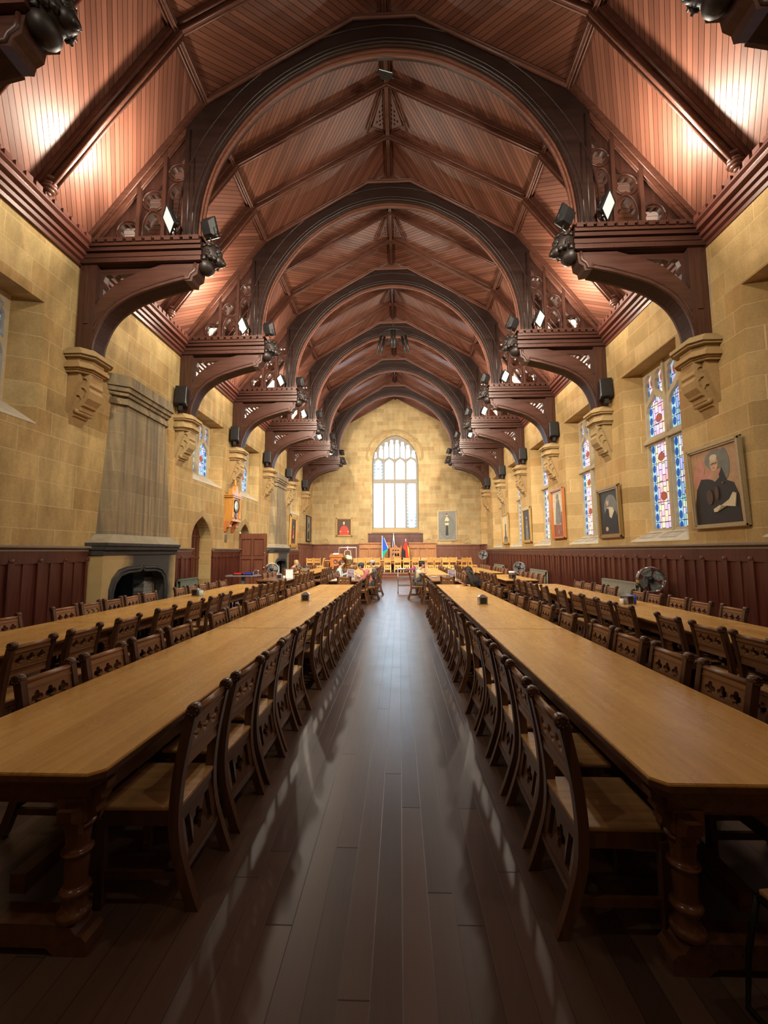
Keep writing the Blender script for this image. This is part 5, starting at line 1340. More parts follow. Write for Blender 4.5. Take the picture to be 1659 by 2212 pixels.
# presiding chair
root = thing('tall_carved_chair', 'tall carved honey oak chair with gabled pierced back at the centre of the dais', 'chair', (-.28, 28.55, DZ))
b = MB(); hs = [lancet(-.24 + k * .17, -.10 + k * .17, .98, 1.22) for k in range(3)] + [quatrefoil(-.17 + k * .17, 1.38, .055, 0) for k in range(3)]
b.prism([[(-.36, .45), (.36, .45), (.36, 1.55), (.16, 1.58), (0, 1.78), (-.16, 1.58), (-.36, 1.55)]] + hs, lambda x, z, t: (x, t, z), .20, .26); b.build('backrest', M['screen'], root)
for s in (-1, 1):
    b = MB(); b.bb(s * .34, s * .40, .19, .27, 0, 1.62); b.ball((s * .37, .23, 1.66), .05); b.build('leg', M['screen'], root)
    b = MB(); b.bb(s * .34, s * .40, -.28, -.22, 0, .72); b.bb(s * .33, s * .41, -.30, .2, .70, .74); b.build('armrest', M['screen'], root)
b = MB(); b.bb(-.35, .35, -.28, .22, .42, .48); b.build('seat', M['screen'], root)
# lectern with reading lamp
root = thing('lectern', 'orange oak lectern with carved roundel and papers on top at the dais edge', 'lectern', (-3.88, 25.85, DZ))
b = MB(); b.bb(-.34, .34, -.22, .22, .05, .98); b.build('body', M['lectern'], root)
b = MB(); b.bb(-.38, .38, -.26, .26, 0, .06); b.bb(-.40, .40, -.28, .28, .98, 1.04); b.prism([[(-.28, 1.04), (.28, 1.04), (.28, 1.20)]], lambda y, z, x: (x, y, z), -.38, .38); b.build('top', M['lectern'], root)
b = MB(); b.lathe([(.12, -.235), (.13, -.25), (.10, -.255), (.08, -.24), (0, -.24)], (0, 0, .72), 18, 0, 'y'); b.build('carved_roundel', M['dado_end'], root)
b = MB(); b.box((-.02, 0, 1.15), (.34, .3, .02), 0, Matrix.Rotation(radians(16), 3, 'X')); o = b.build('paper_pile', M['paper']); o.location = (-3.88, 25.85, DZ + .02); tag(o, 'white papers lying on the orange lectern', 'papers')
b = MB()
for s in (-1, 1): b.tube([(s * .30, .22, 1.10), (s * .24, .22, 1.42), (s * .12, .22, 1.44)], .008, 5)
o = b.build('microphone_arm', M['iron'], root)
# round brass dish on white stand
root = thing('brass_gong', 'round brass dish under a white tubular frame beside the orange lectern', 'gong', (-3.27, 26.45, DZ))
b = MB(); b.lathe([(.0, -.05), (.28, -.04), (.36, 0), (.37, .03), (.33, .02), (.20, -.10), (.0, -.13)], (0, 0, .78), 30, 0, 'y'); b.build('dish', M['brass'], root)
b = MB()
for s in (-1, 1): b.tube([(s * .30, .08, 0), (s * .26, .08, .75), (s * .17, .08, 1.36), (s * .02, .08, 1.40)], .018, 7)
b.tube([(-.54, .08, 1.56), (.54, .08, 1.56)], .03, 8); b.tube([(0, .08, 1.4), (0, .08, 1.56)], .03, 8); b.ball((0, .08, 1.57), (.10, .05, .05)); b.tube([(-.54, .08, 1.56), (-.56, .08, 1.1)], .01, 5); b.tube([(.54, .08, 1.56), (.54, .08, .0)], .01, 5)
b.build('stand', M['white'], root)
# ---- flags
def cloth(b, pts, mi, y0=0.0, amp=.05, n=14):
    """pts: outline; cloth solid with folds, built in xz with thickness"""
    b.prism([pts], lambda x, z, t: (x, y0 + t + amp * sin(z * 9) * .3, z), -.012, .012, mi)
def flag(name_label, x, y, topz, cols, strips, lean=0.0):
    root = thing('flag', name_label, 'flag', (x, y, DZ))
    b = MB(); b.lathe([(0, 0), (.16, 0), (.16, .03), (.04, .06), (.03, .12)], (0, 0, 0), 16); b.tube([(0, 0, .05), (lean, 0, topz)], .018, 8); b.ball((lean, 0, topz), .035); b.build('flagpole', M['white'], root)
    b = MB()
    for mi, pts in strips:
        for k in range(2): cloth(b, pts, mi, -.03 + k * .02 + mi * .006)
    b.build('flag_cloth', cols, root)
fb = plain('flag_blue', (.01, .09, .55), .8); fg = plain('flag_green', (.0, .36, .24), .8); fw = plain('flag_white', (.7, .7, .72), .8); fr_ = plain('flag_red', (.80, .03, .02), .8); fk = plain('flag_black', (.012, .01, .012), .8); fy = plain('flag_yellow', (.85, .55, .03), .8); fn = plain('flag_navy', (.02, .03, .16), .8)
flag('draped blue and green flag with white edge, before the first oak screen', -1.17, 28.3, 2.32, [fb, fg, fw, fk], [
    (0, [(.02, 2.27), (.10, 2.2), (.38, 1.50), (.30, 1.44), (.02, 1.30)]), (1, [(.02, 1.30), (.30, 1.44), (.38, 1.50), (.36, 1.38), (.18, 1.15), (.12, .92), (.02, .90)]), (2, [(-.02, 2.25), (.02, 2.27), (.02, .90), (-.03, .88)]), (2, [(.10, 2.24), (.14, 2.2), (.42, 1.50), (.38, 1.50)])])
flag('furled white and navy flag on a white pole behind the tall carved chair', -.42, 29.02, 2.52, [fn, fw, fr_], [
    (1, [(-.02, 2.45), (.04, 2.4), (.10, 1.6), (.08, .9), (-.06, .9), (-.08, 1.7)]), (0, [(-.03, 2.1), (.02, 2.0), (.04, 1.2), (-.06, 1.2)]), (2, [(.05, 1.9), (.08, 1.7), (.08, 1.3), (.04, 1.3)])])
flag('draped red, black and yellow flag before the second oak screen', .40, 28.3, 2.10, [fr_, fk, fy], [
    (0, [(-.02, 1.95), (.03, 1.97), (.12, 1.7), (.16, 1.2), (.20, .85), (.10, .55), (.0, .9), (-.02, 1.35), (-.20, 1.55)]), (1, [(-.20, 1.55), (-.02, 1.35), (.0, .9), (-.02, .6), (-.22, .6), (-.26, 1.2)]), (2, [(.12, 1.72), (.20, 1.5), (.22, 1.0), (.18, .85), (.16, 1.2)])])
# ================================================================== SMALL THINGS ON THE TABLES
TT = .751
def dispenser(x, y, label, rz=0.0, k=1.0, z=TT):
    root = thing('napkin_dispenser', label, 'napkin dispenser', (x, y, z), rz)
    w, d, h = .075 * k, .06 * k, .13 * k
    b = MB(); b.bb(-w, w, -d, d, 0, h * 1.0, 0, .004)
    b.add([(-w, -d, h), (w, -d, h), (w, d, h), (-w, d, h), (-w * .35, 0, h * 1.28), (w * .35, 0, h * 1.28)], [(0, 1, 5, 4), (1, 2, 5), (2, 3, 4, 5), (3, 0, 4)])
    b.bb(-w * 1.08, w * 1.08, -d * 1.1, d * 1.1, 0, .008)
    b.build('case', M['steel'], root)
    b = MB(); b.bb(-w * .72, w * .72, -d - .004, -d + .002, h * .12, h * .9); b.bb(-w * .72, w * .72, d - .002, d + .004, h * .12, h * .9); b.build('face_plate', M['black'], root)
dispenser(-1.72, 7.75, 'steel napkin dispenser standing alone on the inner fireplace-side table', .1)
dispenser(1.39, 7.30, 'steel napkin dispenser standing alone on the inner window-side table', .05)
dispenser(3.80, 7.34, 'steel napkin dispenser on the outer window-side table, beside a blue tin', .5, 1.1)
dispenser(-4.18, 8.66, 'dark napkin dispenser on the outer fireplace-side table, beside a pale blue cup', -.3)
def cup(x, y, r, h, mat, name, label, cat, z=TT):
    b = MB(); b.lathe([(0, 0), (r * .85, 0), (r, h), (r * .88, h), (r * .78, h * .12), (0, h * .1)], (0, 0, 0), 14)
    o = b.build(name, mat); o.location = (x, y, z); return tag(o, label, cat)
cup(3.68, 7.28, .03, .10, M['paper'], 'paper_cup', 'small white cup beside the dispenser on the outer window-side table', 'cup')
cup(3.93, 7.38, .045, .15, M['blue'], 'blue_tin', 'blue tin behind the dispenser on the outer window-side table', 'tin')
cup(-4.06, 8.60, .045, .12, plain('pale_blue', (.50, .66, .68), .4), 'paper_cup', 'pale blue cup beside the dark dispenser on the outer fireplace-side table', 'cup')
dispenser(3.62, 13.9, 'napkin dispenser stuffed with white napkins on the far outer window-side table', .3, 1.2)
b = MB(); b.prism([ell(0, 0, .10, .06, 9)], lambda x, y, t: (x, y + .02 * t, t), .0, .05); o = b.build('napkin_pile', M['paper']); o.location = (3.60, 13.9, TT + .2); tag(o, 'crumpled white napkins on top of the far dispenser, window side', 'napkins')
dispenser(-4.05, 14.2, 'dark napkin dispenser on the brown outer fireplace-side table', .2, 1.1)
cup(-3.86, 14.1, .04, .10, M['paper'], 'paper_cup', 'white cup on the brown outer fireplace-side table', 'cup')
def menu_stand(x, y, rz, label, mats, z=TT):
    root = thing('menu_stand', label, 'menu stand', (x, y, z), rz)
    b = MB(); b.bb(-.11, .11, -.004, .004, .02, .30); b.build('card', mats, root)
    b = MB()
    for q in ((-.12, -.11), (.11, .12)): b.bb(q[0], q[1], -.012, .012, 0, .31)
    b.bb(-.12, .12, -.012, .012, .30, .31); b.bb(-.12, .12, -.05, .05, 0, .012); b.build('frame', M['white'], root)
t = NT('printed_card'); p = t.obj(); n1 = t.noise(t.xyz(t.math('MULTIPLY', p[0], 9), t.math('MULTIPLY', p[2], 9), 1), 1.0, 3)
M['card'] = t.out(t.ramp(n1, (.38, (.05, .03, .07)), (.5, (.35, .33, .38)), (.62, (.22, .12, .16))), .5)
menu_stand(-1.62, 14.0, .15, 'framed printed card standing on the brown table among the people, fireplace side', M['card'])
menu_stand(1.62, 13.4, -.1, 'framed printed card standing on the brown table, window side', M['card'])
menu_stand(-3.72, 14.25, .2, 'white card stand on the brown outer fireplace-side table', M['paper'])
cup(-1.78, 13.72, .055, .15, M['black'], 'cutlery_pot', 'black pot beside the framed card, fireplace side', 'pot')
cup(1.50, 13.40, .05, .14, M['black'], 'cutlery_pot', 'black pot beside the framed card, window side', 'pot')
for x, y, l in ((-1.42, 14.3, 'clear tumbler'), (-1.33, 14.0, 'pale tumbler')): cup(x, y, .03, .11, M['steel'], 'tumbler', '%s before the person in the pink hoodie' % l, 'glass')
b = MB(); b.prism([[(-.16, -.1), (.14, -.12), (.17, .06), (-.02, .12), (-.15, .08)]], lambda x, y, t: (x, y, t), 0, .012); b.ball((-.02, 0, .02), (.06, .05, .03), 0, 8, 5)
o = b.build('paper_napkin', M['paper']); o.location = (-1.98, 13.35, TT); tag(o, 'crumpled white napkin near the end of the brown table, fireplace side', 'napkin')
b = MB(); b.bb(-.16, .16, -.11, .11, 0, .012); b.add([(-.16, .11, .012), (.16, .11, .012), (.16, .17, .21), (-.16, .17, .21), (-.16, .12, .01), (.16, .12, .01), (.16, .18, .21), (-.16, .18, .21)], [(0, 1, 2, 3), (4, 7, 6, 5), (0, 3, 7, 4), (1, 5, 6, 2), (2, 6, 7, 3)])
o = b.build('laptop', M['grey']); o.location = (-4.05, 18.2, TT); o.rotation_euler = (0, 0, pi + .2); tag(o, 'open grey laptop on the far outer table before the fair-haired person', 'laptop')
# ---- trolleys
def trolley(x, y, rz, label, w=.72, d=.46, h=.92, shelves=(.30, .60)):
    root = thing('serving_trolley', label, 'trolley', (x, y, 0), rz)
    b = MB()
    for sx in (-1, 1):
        for sy in (-1, 1): b.tube([(sx * w / 2, sy * d / 2, .10), (sx * w / 2, sy * d / 2, h + .06)], .013, 7)
        b.tube([(sx * w / 2, -d / 2, h + .06), (sx * (w / 2 + .03), -d / 2, h + .09), (sx * (w / 2 + .03), d / 2, h + .09), (sx * w / 2, d / 2, h + .06)], .013, 7)
    b.build('frame', M['steel'], root)
    for z in shelves + (h,):
        b = MB(); b.bb(-w / 2, w / 2, -d / 2, d / 2, z - .012, z); 
        for q in ((-w / 2, w / 2, -d / 2, -d / 2 + .01), (-w / 2, w / 2, d / 2 - .01, d / 2)): b.bb(q[0], q[1], q[2], q[3], z, z + .035)
        b.build('shelf', M['steel'], root)
    for sx in (-1, 1):
        for sy in (-1, 1):
            b = MB(); b.lathe([(.0, -.015), (.05, -.015), (.05, .015), (0, .015)], (sx * w / 2, sy * d / 2, .05), 14, 0, 'x'); b.build('wheel', M['black'], root)
trolley(.28, 17.0, 0, 'steel serving trolley with a magenta tray in the aisle')
for n, (x, y, mt, nm, lab) in enumerate(((.42, 16.95, 'pink', 'tray', 'magenta tray on top of the aisle trolley'), (.05, 17.0, 'white', 'tray', 'white tray on top of the aisle trolley'))):
    b = MB(); b.bb(-.17, .17, -.14, .14, 0, .02); b.bb(-.17, .17, -.14, -.12, 0, .045); b.bb(-.17, .17, .12, .14, 0, .045); b.bb(-.17, -.15, -.14, .14, 0, .045); b.bb(.15, .17, -.14, .14, 0, .045)
    o = b.build(nm, M[mt]); o.location = (x, y, .925); tag(o, lab, 'tray')
b = MB(); b.ball((0, 0, .04), (.07, .07, .05), 0, 10, 6); o = b.build('folded_cloth', M['pink']); o.location = (.52, 16.95, .945); tag(o, 'bundled pink cloth on the magenta tray', 'cloth')
root = thing('clearing_table', 'grey clearing table with red and blue crockery baskets by the fireplace wall', 'table', (-5.10, 13.75, 0))
b = MB(); b.bb(-.50, .50, -.26, .26, .86, .90); b.build('table_top', M['grey'], root)
b = MB(); b.bb(-.05, .05, -.05, .05, 0, .86); b.bb(-.3, .3, -.2, .2, 0, .03); b.build('pedestal', M['grey'], root)
for x, m_, lab in ((-.15, 'red', 'red'), (.17, 'blue', 'blue')):
    b = MB(); b.bb(-.15, .15, -.15, .15, 0, .025); b.bb(-.15, .15, -.15, -.13, 0, .06); b.bb(-.15, .15, .13, .15, 0, .06); b.bb(-.15, -.13, -.15, .15, 0, .06); b.bb(.13, .15, -.15, .15, 0, .06)
    o = b.build('crockery_basket', M[m_]); o.location = (-5.10 + x, 13.75, .902); tag(o, '%s open basket on the grey clearing table' % lab, 'basket')
b = MB(); b.tube([(-.08, 0, 0), (-.08, 0, .12), (0, 0, .17), (.08, 0, .12), (.08, 0, 0)], .02, 8); o = b.build('chrome_handle', M['chrome']); o.location = (-4.70, 13.75, .90); tag(o, 'looped chrome handle at the end of the grey clearing table', 'handle')
# ---- steel-framed chair at the head of the window-side table
root = thing('steel_frame_chair', 'thin steel-legged chair with pale wooden seat at the head of the window-side table', 'chair', (1.50, 1.50, 0), radians(8))
b = MB(); b.bb(-.21, .21, -.20, .20, .435, .452, 0, .006); b.build('seat', M['chair_seat'], root)
b = MB()
for s in (-1, 1):
    b.tube([(s * .215, .20, .43), (s * .225, .24, .22), (s * .225, .26, .012), (s * .225, -.24, .012), (s * .22, -.20, .43), (s * .21, -.27, .86)], .011, 8)
    b.tube([(s * .215, -.2, .425), (s * .215, .2, .425)], .011, 8)
b.tube([(-.215, .2, .425), (.215, .2, .425)], .011, 8); b.build('frame', M['iron'], root)
b = MB(); b.bb(-.20, .20, -.28, -.26, .66, .86, 0, .006); b.build('backrest', M['chair_seat'], root)
# ---- coats
def coat(x, y, rz, label, col):
    root = None; b = MB(); rr = random.Random(3)
    prof = [(-.23, .28), (-.25, .60), (-.22, .84), (-.12, .93), (.12, .93), (.22, .84), (.25, .60), (.23, .28), (.1, .24), (0, .27), (-.1, .23)]
    for t0, t1 in ((-.05, -.035), (.035, .05)): b.prism([prof], lambda a, z, t: (t + .02 * sin(a * 30) * (1.0 - z), a, z), t0, t1)
    b.tube([(0, -.2, .90), (0, .2, .90)], .05, 8)
    for s in (-1, 1): b.tube([(0, s * .22, .85), (.03, s * .27, .6), (.02, s * .25, .40)], [.055, .05, .045], 8)
    o = b.build('jacket', plain('dark_cloth_%d' % int(x * 10), col, .85)); o.location = (x, y, 0); o.rotation_euler = (0, 0, rz); tag(o, label, 'jacket')
coat(-2.37, 14.32, 0, 'black jacket hung over a chair back beside the person in pale blue', (.015, .014, .016))
coat(-4.83, 21.6, 0, 'dark jacket hung over a chair near the dais, fireplace side', (.03, .03, .035))

# ================================================================== PEOPLE
def skin_mesh(name, nodes, edges, mats, sub=2, extra=None):
    """nodes: {key: (pos, radius)}; one continuous surface grown on the joints"""
    me = bpy.data.meshes.new(name + '_rig'); keys = list(nodes)
    me.from_pydata([nodes[k][0] for k in keys], [(keys.index(a), keys.index(b_)) for a, b_ in edges], [])
    o = bpy.data.objects.new(name + '_rig', me); COL.objects.link(o)
    m = o.modifiers.new('s', 'SKIN'); m.use_smooth_shade = True
    for k, sv in zip(keys, me.skin_vertices[0].data):
        r = nodes[k][1]; sv.radius = r if isinstance(r, tuple) else (r, r)
    me.skin_vertices[0].data[0].use_root = True
    m2 = o.modifiers.new('d', 'SUBSURF'); m2.levels = sub; m2.render_levels = sub
    dg = bpy.context.evaluated_depsgraph_get(); dg.update()
    out = bpy.data.meshes.new_from_object(o.evaluated_get(dg)); out.name = name
    bpy.data.objects.remove(o)
    out.materials.clear()
    for x in mats: out.materials.append(x)
    return out
SKIN = plain('skin', (.55, .30, .20), .55, var=.04)
SKIN2 = plain('skin_fair', (.62, .38, .28), .55, var=.04)
def person(loc, rz, label, lean, hands, cloth_col, leg_col, hair_col, hair, cap=None, skin=None, sleeves=True, head_tilt=0.0, vest=None):
    """seated; local +x is where the person faces; hands: wrist targets in local coordinates (right, left)"""
    skin = skin or SKIN
    root = thing('person', label, 'person', loc, rz)
    hip = Vector((.16, 0, .53)); ax = Vector((sin(lean), 0, cos(lean)))
    belly = hip + ax * .17; chest = hip + ax * .36; neck = hip + ax * .50; nb = neck + Vector((.035 + lean * .05, 0, .06))
    hc = nb + Vector((.045 + head_tilt * .06, 0, .105 - head_tilt * .02))
    N = {}; E = []
    def ch(*ks):
        for a, b_ in zip(ks, ks[1:]): E.append((a, b_))
    N['hip'] = (hip, (.145, .115)); N['belly'] = (belly, (.135, .105)); N['chest'] = (chest, (.155, .115)); N['neck'] = (neck, .062); N['nb'] = (nb, .050)
    N['jaw'] = (hc + Vector((.012, 0, -.062)), (.060, .064)); N['face'] = (hc + Vector((.008, 0, .0)), (.074, .088)); N['skull'] = (hc + Vector((-.008, 0, .062)), (.074, .084)); N['crown'] = (hc + Vector((-.012, 0, .105)), (.045, .05))
    ch('hip', 'belly', 'chest', 'neck', 'nb', 'jaw', 'face', 'skull', 'crown')
    arms = {}
    for s, W in ((-1, hands[0]), (1, hands[1])):
        t = 'rl'[s > 0]
        sh = chest + Vector((0, s * .175, .06)); W = Vector(W)
        d = W - sh; L = min(d.length, .54); W = sh + d.normalized() * L
        mid = (sh + W) / 2; h = sqrt(max(.275 ** 2 - (L / 2) ** 2, .0004)); dn = Vector((-.25, s * .35, -1)); dn = (dn - d.normalized() * dn.dot(d.normalized())).normalized()
        el = mid + dn * h; arms[t] = (sh, el, W)
        fd = (W - el).normalized()
        N['sh' + t] = (sh, .062); N['ua' + t] = ((sh + el) / 2, .050); N['el' + t] = (el, .041); N['fa' + t] = (el + (W - el) * .35, .040); N['wr' + t] = (W, .026)
        pm_ = W + fd * .05; N['pa' + t] = (pm_, (.040, .020))
        ch('chest', 'sh' + t, 'ua' + t, 'el' + t, 'fa' + t, 'wr' + t, 'pa' + t)
        sd = Vector((0, 1, 0)); up = fd.cross(sd)
        if up.length < .1: sd = Vector((1, 0, 0)); up = fd.cross(sd)
        up.normalize(); sd = up.cross(fd).normalized()
        for k, (o_, ln) in enumerate(((-.028, .062), (-.010, .072), (.010, .068), (.027, .055))):
            a = pm_ + fd * .035 + sd * o_; b1 = a + fd * ln * .5 - up * .006; b2 = b1 + fd * ln * .35 - up * .022
            N['f%s%d' % (t, k)] = (a, .0095); N['g%s%d' % (t, k)] = (b1, .0085); N['h%s%d' % (t, k)] = (b2, .007)
            E.append(('pa' + t, 'f%s%d' % (t, k))); ch('f%s%d' % (t, k), 'g%s%d' % (t, k), 'h%s%d' % (t, k))
        a = W + fd * .02 + sd * (-s) * .035; b1 = a + fd * .035 + sd * (-s) * .012 - up * .01
        N['t' + t] = (a, .011); N['u' + t] = (b1, .009); E.append(('wr' + t, 't' + t)); E.append(('t' + t, 'u' + t))
        hp = hip + Vector((.02, s * .09, -.01)); kn = Vector((.53, s * .12, .50)); an = Vector((.50, s * .12, .09)); toe = Vector((.64, s * .13, .035))
        N['hp' + t] = (hp, .088); N['th' + t] = ((hp + kn) / 2, .075); N['kn' + t] = (kn, .057); N['ca' + t] = (kn + (an - kn) * .4, .055); N['an' + t] = (an, .038); N['toe' + t] = (toe, (.042, .03))
        ch('hip', 'hp' + t, 'th' + t, 'kn' + t, 'ca' + t, 'an' + t, 'toe' + t)
    me = skin_mesh('body', N, E, [skin, plain('lip', (.40, .13, .11), .5), M['black']], 2)
    # nose, ears, eyes, lips joined into the same body mesh
    bm = bmesh.new(); bm.from_mesh(me)
    def add_ball(c, r, mi):
        g = bmesh.ops.create_uvsphere(bm, u_segments=10, v_segments=7, radius=1.0)
        vs = g['verts']; bmesh.ops.scale(bm, vec=r, verts=vs); bmesh.ops.translate(bm, vec=c, verts=vs)
        for f in {f for v_ in vs for f in v_.link_faces}: f.material_index = mi; f.smooth = True
    add_ball(hc + Vector((.094, 0, -.012)), (.018, .013, .022), 0); add_ball(hc + Vector((.088, 0, .008)), (.010, .009, .025), 0)
    for s in (-1, 1):
        add_ball(hc + Vector((-.002, s * .084, .005)), (.018, .010, .030), 0); add_ball(hc + Vector((.078, s * .031, .02)), (.010, .013, .007), 2); add_ball(hc + Vector((.078, s * .031, .034)), (.012, .018, .005), 0)
    add_ball(hc + Vector((.078, 0, -.048)), (.010, .022, .007), 1)
    bm.to_mesh(me); bm.free()
    o = bpy.data.objects.new('body', me); COL.objects.link(o); o.parent = root
    # clothes follow the same joints, a little wider, ending at cuffs, neckline and hems
    cc = plain('shirt_%s' % label[:18].replace(' ', '_'), cloth_col, .85, var=.2, scale=5)
    C = {}; CE = []
    C['hip'] = (hip + ax * .02 + Vector((.0, 0, .02)), (.165, .135)); C['belly'] = (belly, (.155, .125) if not vest else (.14, .11)); C['chest'] = (chest, (.175, .135) if not vest else (.152, .118)); C['yoke'] = (chest + ax * .09, (.125, .10) if not vest else (.10, .085)); C['neck'] = (neck + Vector((0, 0, -.005)), .068)
    for a, b_ in (('hip', 'belly'), ('belly', 'chest'), ('chest', 'yoke'), ('yoke', 'neck')): CE.append((a, b_))
    for t in 'rl':
        sh, el, W = arms[t]
        C['sh' + t] = (sh, .076); C['ua' + t] = ((sh + el) / 2, .064); CE.append(('chest', 'sh' + t)); CE.append(('sh' + t, 'ua' + t))
        if sleeves: C['el' + t] = (el, .055); C['cu' + t] = (el + (W - el) * .82, .042); CE.append(('ua' + t, 'el' + t)); CE.append(('el' + t, 'cu' + t))
    g = bpy.data.objects.new('shirt', skin_mesh('shirt', C, CE, [cc], 2)); COL.objects.link(g); g.parent = root
    if vest:
        V = {'hip': (C['hip'][0], (.19, .16)), 'belly': (belly, (.185, .155)), 'chest': (chest, (.195, .160)), 'yoke': (chest + ax * .07, (.14, .125))}
        g = bpy.data.objects.new('waistcoat', skin_mesh('waistcoat', V, [('hip', 'belly'), ('belly', 'chest'), ('chest', 'yoke')], [plain('waistcoat_wool', vest, .9)], 2)); COL.objects.link(g); g.parent = root
    T = {}; TE = []; T['hip'] = (hip + Vector((0, 0, -.02)), (.155, .125))
    for t in 'rl':
        s = 1 if t == 'l' else -1
        hp, kn, an = N['hp' + t][0], N['kn' + t][0], N['an' + t][0]
        T['hp' + t] = (hp, .100); T['th' + t] = ((hp + kn) / 2, .088); T['kn' + t] = (kn, .070); T['ca' + t] = (kn + (an - kn) * .45, .066); T['an' + t] = (an + Vector((0, 0, .03)), .055)
        for a, b_ in (('hip', 'hp' + t), ('hp' + t, 'th' + t), ('th' + t, 'kn' + t), ('kn' + t, 'ca' + t), ('ca' + t, 'an' + t)): TE.append((a, b_))
    g = bpy.data.objects.new('trousers', skin_mesh('trousers', T, TE, [plain('trouser_%s' % label[:18].replace(' ', '_'), leg_col, .85)], 2)); COL.objects.link(g); g.parent = root
    for s in (-1, 1):
        b = MB(); b.ball((.56, s * .125, .045), (.13, .048, .045), 0, 12, 8); b.bb(.45, .68, s * .125 - .042, s * .125 + .042, 0, .018); b.build('shoe', M['black'], root)
    hm = plain('hair_%s' % label[:18].replace(' ', '_'), hair_col, .6, var=.3, scale=30)
    b = MB(); rr = random.Random(len(label))
    if hair in ('short', 'messy', 'bun'):
        b.ball(hc + Vector((-.022, 0, .045)), (.098, .092, .090), 0, 18, 12); b.ball(hc + Vector((-.055, 0, .0)), (.060, .082, .075), 0, 14, 9)
        for k in range(60 if hair == 'messy' else 24):
            a, e = rr.uniform(0, 2 * pi), rr.uniform(.15, 1.4); d = Vector((cos(a) * cos(e), sin(a) * cos(e), sin(e)))
            p0 = hc + Vector((-.022, 0, .045)) + Vector((d.x * .09, d.y * .085, d.z * .083)); q = p0 + d * (.035 if hair == 'messy' else .012) + Vector((rr.uniform(-.02, .03), rr.uniform(-.02, .02), -.01))
            b.tube([p0 - d * .01, p0 + d * .012, q], [.014, .011, .003], 5)
        if hair == 'bun': b.ball(hc + Vector((-.12, 0, .03)), .045, 0, 12, 8)
    if hair == 'long':
        b.ball(hc + Vector((-.025, 0, .042)), (.103, .100, .096), 0, 18, 12)
        back = [hc + Vector((-.06, 0, .06)), hc + Vector((-.14, 0, -.04)), neck + Vector((-.15, 0, -.06)), chest + Vector((-.20, 0, -.05)), belly + Vector((-.24, 0, -.04)), hip + Vector((-.24, 0, .05))]
        for k in range(54):
            o_ = rr.uniform(-1, 1); w = [.07, .11, .16, .19, .20, .19]; j = rr.uniform(-.02, .02)
            b.tube([p + Vector((rr.uniform(-.015, .015) + .10 * abs(o_) ** 2 * (i > 1) + .03 * abs(o_), o_ * w[i] + j * (i % 2), rr.uniform(-.01, .01))) for i, p in enumerate(back)], [.022, .028, .030, .028, .022, .008], 6)
        for s in (-1, 1):
            for k in range(16):
                f = rr.uniform(0, 1)
                b.tube([hc + Vector((.03 - .06 * f, s * .06, .09)), hc + Vector((.05 - .08 * f, s * .098, .0)), nb + Vector((.07 - .1 * f, s * .125, -.04)), chest + Vector((.13 - .14 * f, s * .15, 0)), belly + Vector((.14 - .16 * f, s * (.16 + .03 * rr.random()), .03))], [.018, .022, .026, .024, .008], 6)
    b.build('hair', hm, root)
    if cap:
        b = MB(); b.ball(hc + Vector((-.015, 0, .060)), (.112, .104, .085), 0, 18, 12)
        b.prism([[(.06, -.085), (.14, -.08), (.19, -.045), (.20, 0), (.19, .045), (.14, .08), (.06, .085)]], lambda x, y, t: (hc.x + x, y, hc.z + .055 + t - (x - .06) * .22), 0, .010)
        b.ball(hc + Vector((-.015, 0, .145)), .008); b.build('cap', plain('cap_cloth_%s' % label[:10].replace(' ', '_'), cap, .8), root)
    if not vest and 'hoodie' in label:
        b = MB(); b.ball(neck + Vector((-.075, 0, -.01)), (.085, .13, .075), 0, 14, 9); b.ball(neck + Vector((-.02, 0, .0)), (.09, .105, .04), 0, 14, 9); b.build('hood', cc, root)
    return root
person((-.83, 14.72, 0), pi, 'person in faded pink hoodie and dark cap bending over a phone at the brown table', .45, ((.62, -.08, .86), (.60, .10, .86)), (.42, .13, .13), (.05, .045, .035), (.03, .02, .015), 'short', (.03, .045, .06), head_tilt=.8)
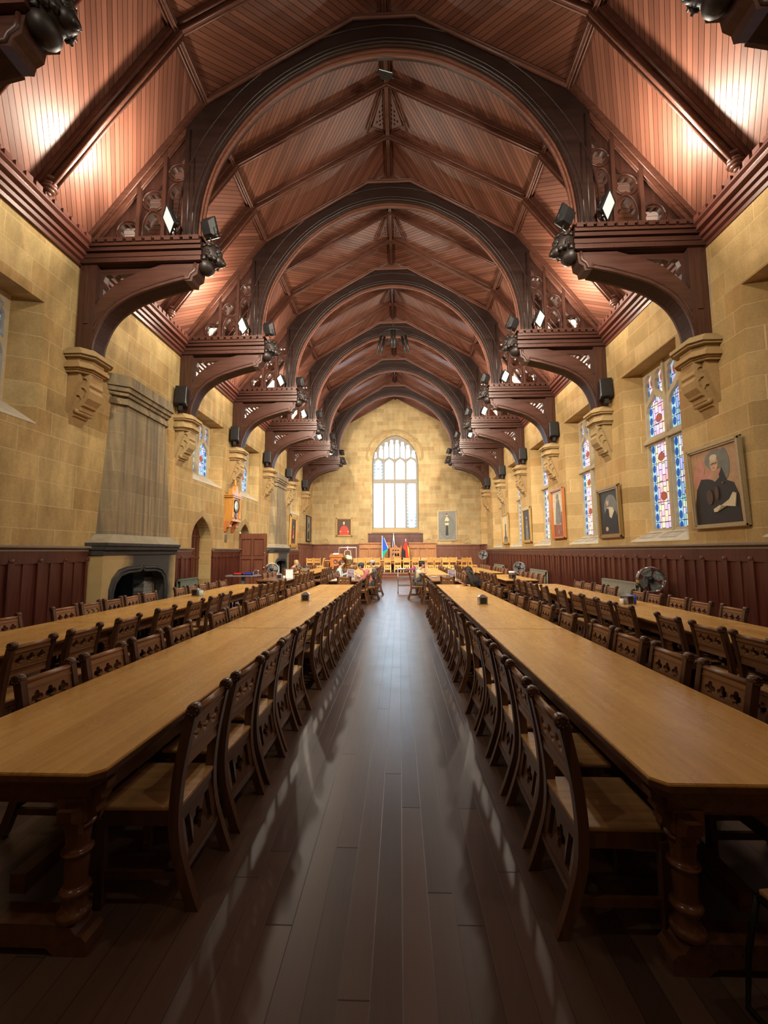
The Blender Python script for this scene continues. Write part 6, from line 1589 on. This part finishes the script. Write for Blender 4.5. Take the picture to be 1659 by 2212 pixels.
person((-.76, 16.20, 0), pi, 'person in dark grey hoodie and pale grey cap sitting beyond the pink hoodie', .12, ((.55, -.10, .84), (.50, .12, .84)), (.09, .08, .065), (.03, .03, .03), (.03, .02, .015), 'short', (.32, .33, .30))
person((-2.52, 16.30, 0), 0, 'person in pale blue shirt with hair in a bun, facing the two capped people', .10, ((.50, -.12, .84), (.52, .14, .84)), (.42, .52, .54), (.05, .05, .06), (.10, .05, .03), 'bun', skin=SKIN2)
person((.40, 14.88, 0), 0, 'person in grey waistcoat over cream shirt, short black hair, lifting food to the mouth', .22, ((.50, -.05, 1.16), (.50, .07, 1.14)), (.62, .55, .38), (.05, .035, .025), (.010, .009, .010), 'messy', sleeves=False, vest=(.085, .08, .075), head_tilt=.3)
person((2.26, 11.02, 0), pi, 'person with very long dark brown hair and black top leaning on the honey table end', .48, ((.62, -.12, .80), (.40, .10, 1.06)), (.010, .009, .012), (.012, .012, .015), (.022, .015, .012), 'long', head_tilt=.6)
person((-4.97, 18.50, 0), 0, 'fair-haired person in brown top at the far outer table with a laptop', .35, ((.55, -.12, .80), (.55, .12, .80)), (.13, .065, .035), (.04, .04, .05), (.50, .36, .16), 'short', head_tilt=.4)
b = MB(); b.box((0, 0, 0), (.15, .075, .009), 0, Euler((0, -.5, 0)).to_matrix()); o = b.build('phone', M['white']); o.location = (-1.52, 14.70, .93); tag(o, 'phone held by the person in the pink hoodie', 'phone')
b = MB(); b.box((0, 0, .006), (.075, .15, .010)); o = b.build('phone', M['white']); o.location = (1.46, 10.86, TT); tag(o, 'pale phone on the table before the person with long hair', 'phone')
b = MB(); b.lathe([(0, 0), (.09, .004), (.13, .02), (.12, .02), (.08, .012), (0, .01)], (0, 0, 0), 20); o = b.build('dinner_plate', M['white']); o.location = (1.18, 14.85, TT); tag(o, 'white plate before the person in the grey waistcoat', 'plate')
# remove prototypes that were never placed
for p in (fA, fAb, fB, PC, PS, PY):
    if p.name not in used:
        for c in list(p.children): bpy.data.objects.remove(c)
        bpy.data.objects.remove(p)
# a table prototype or roof part with no label would be left over: every top-level thing gets its label above
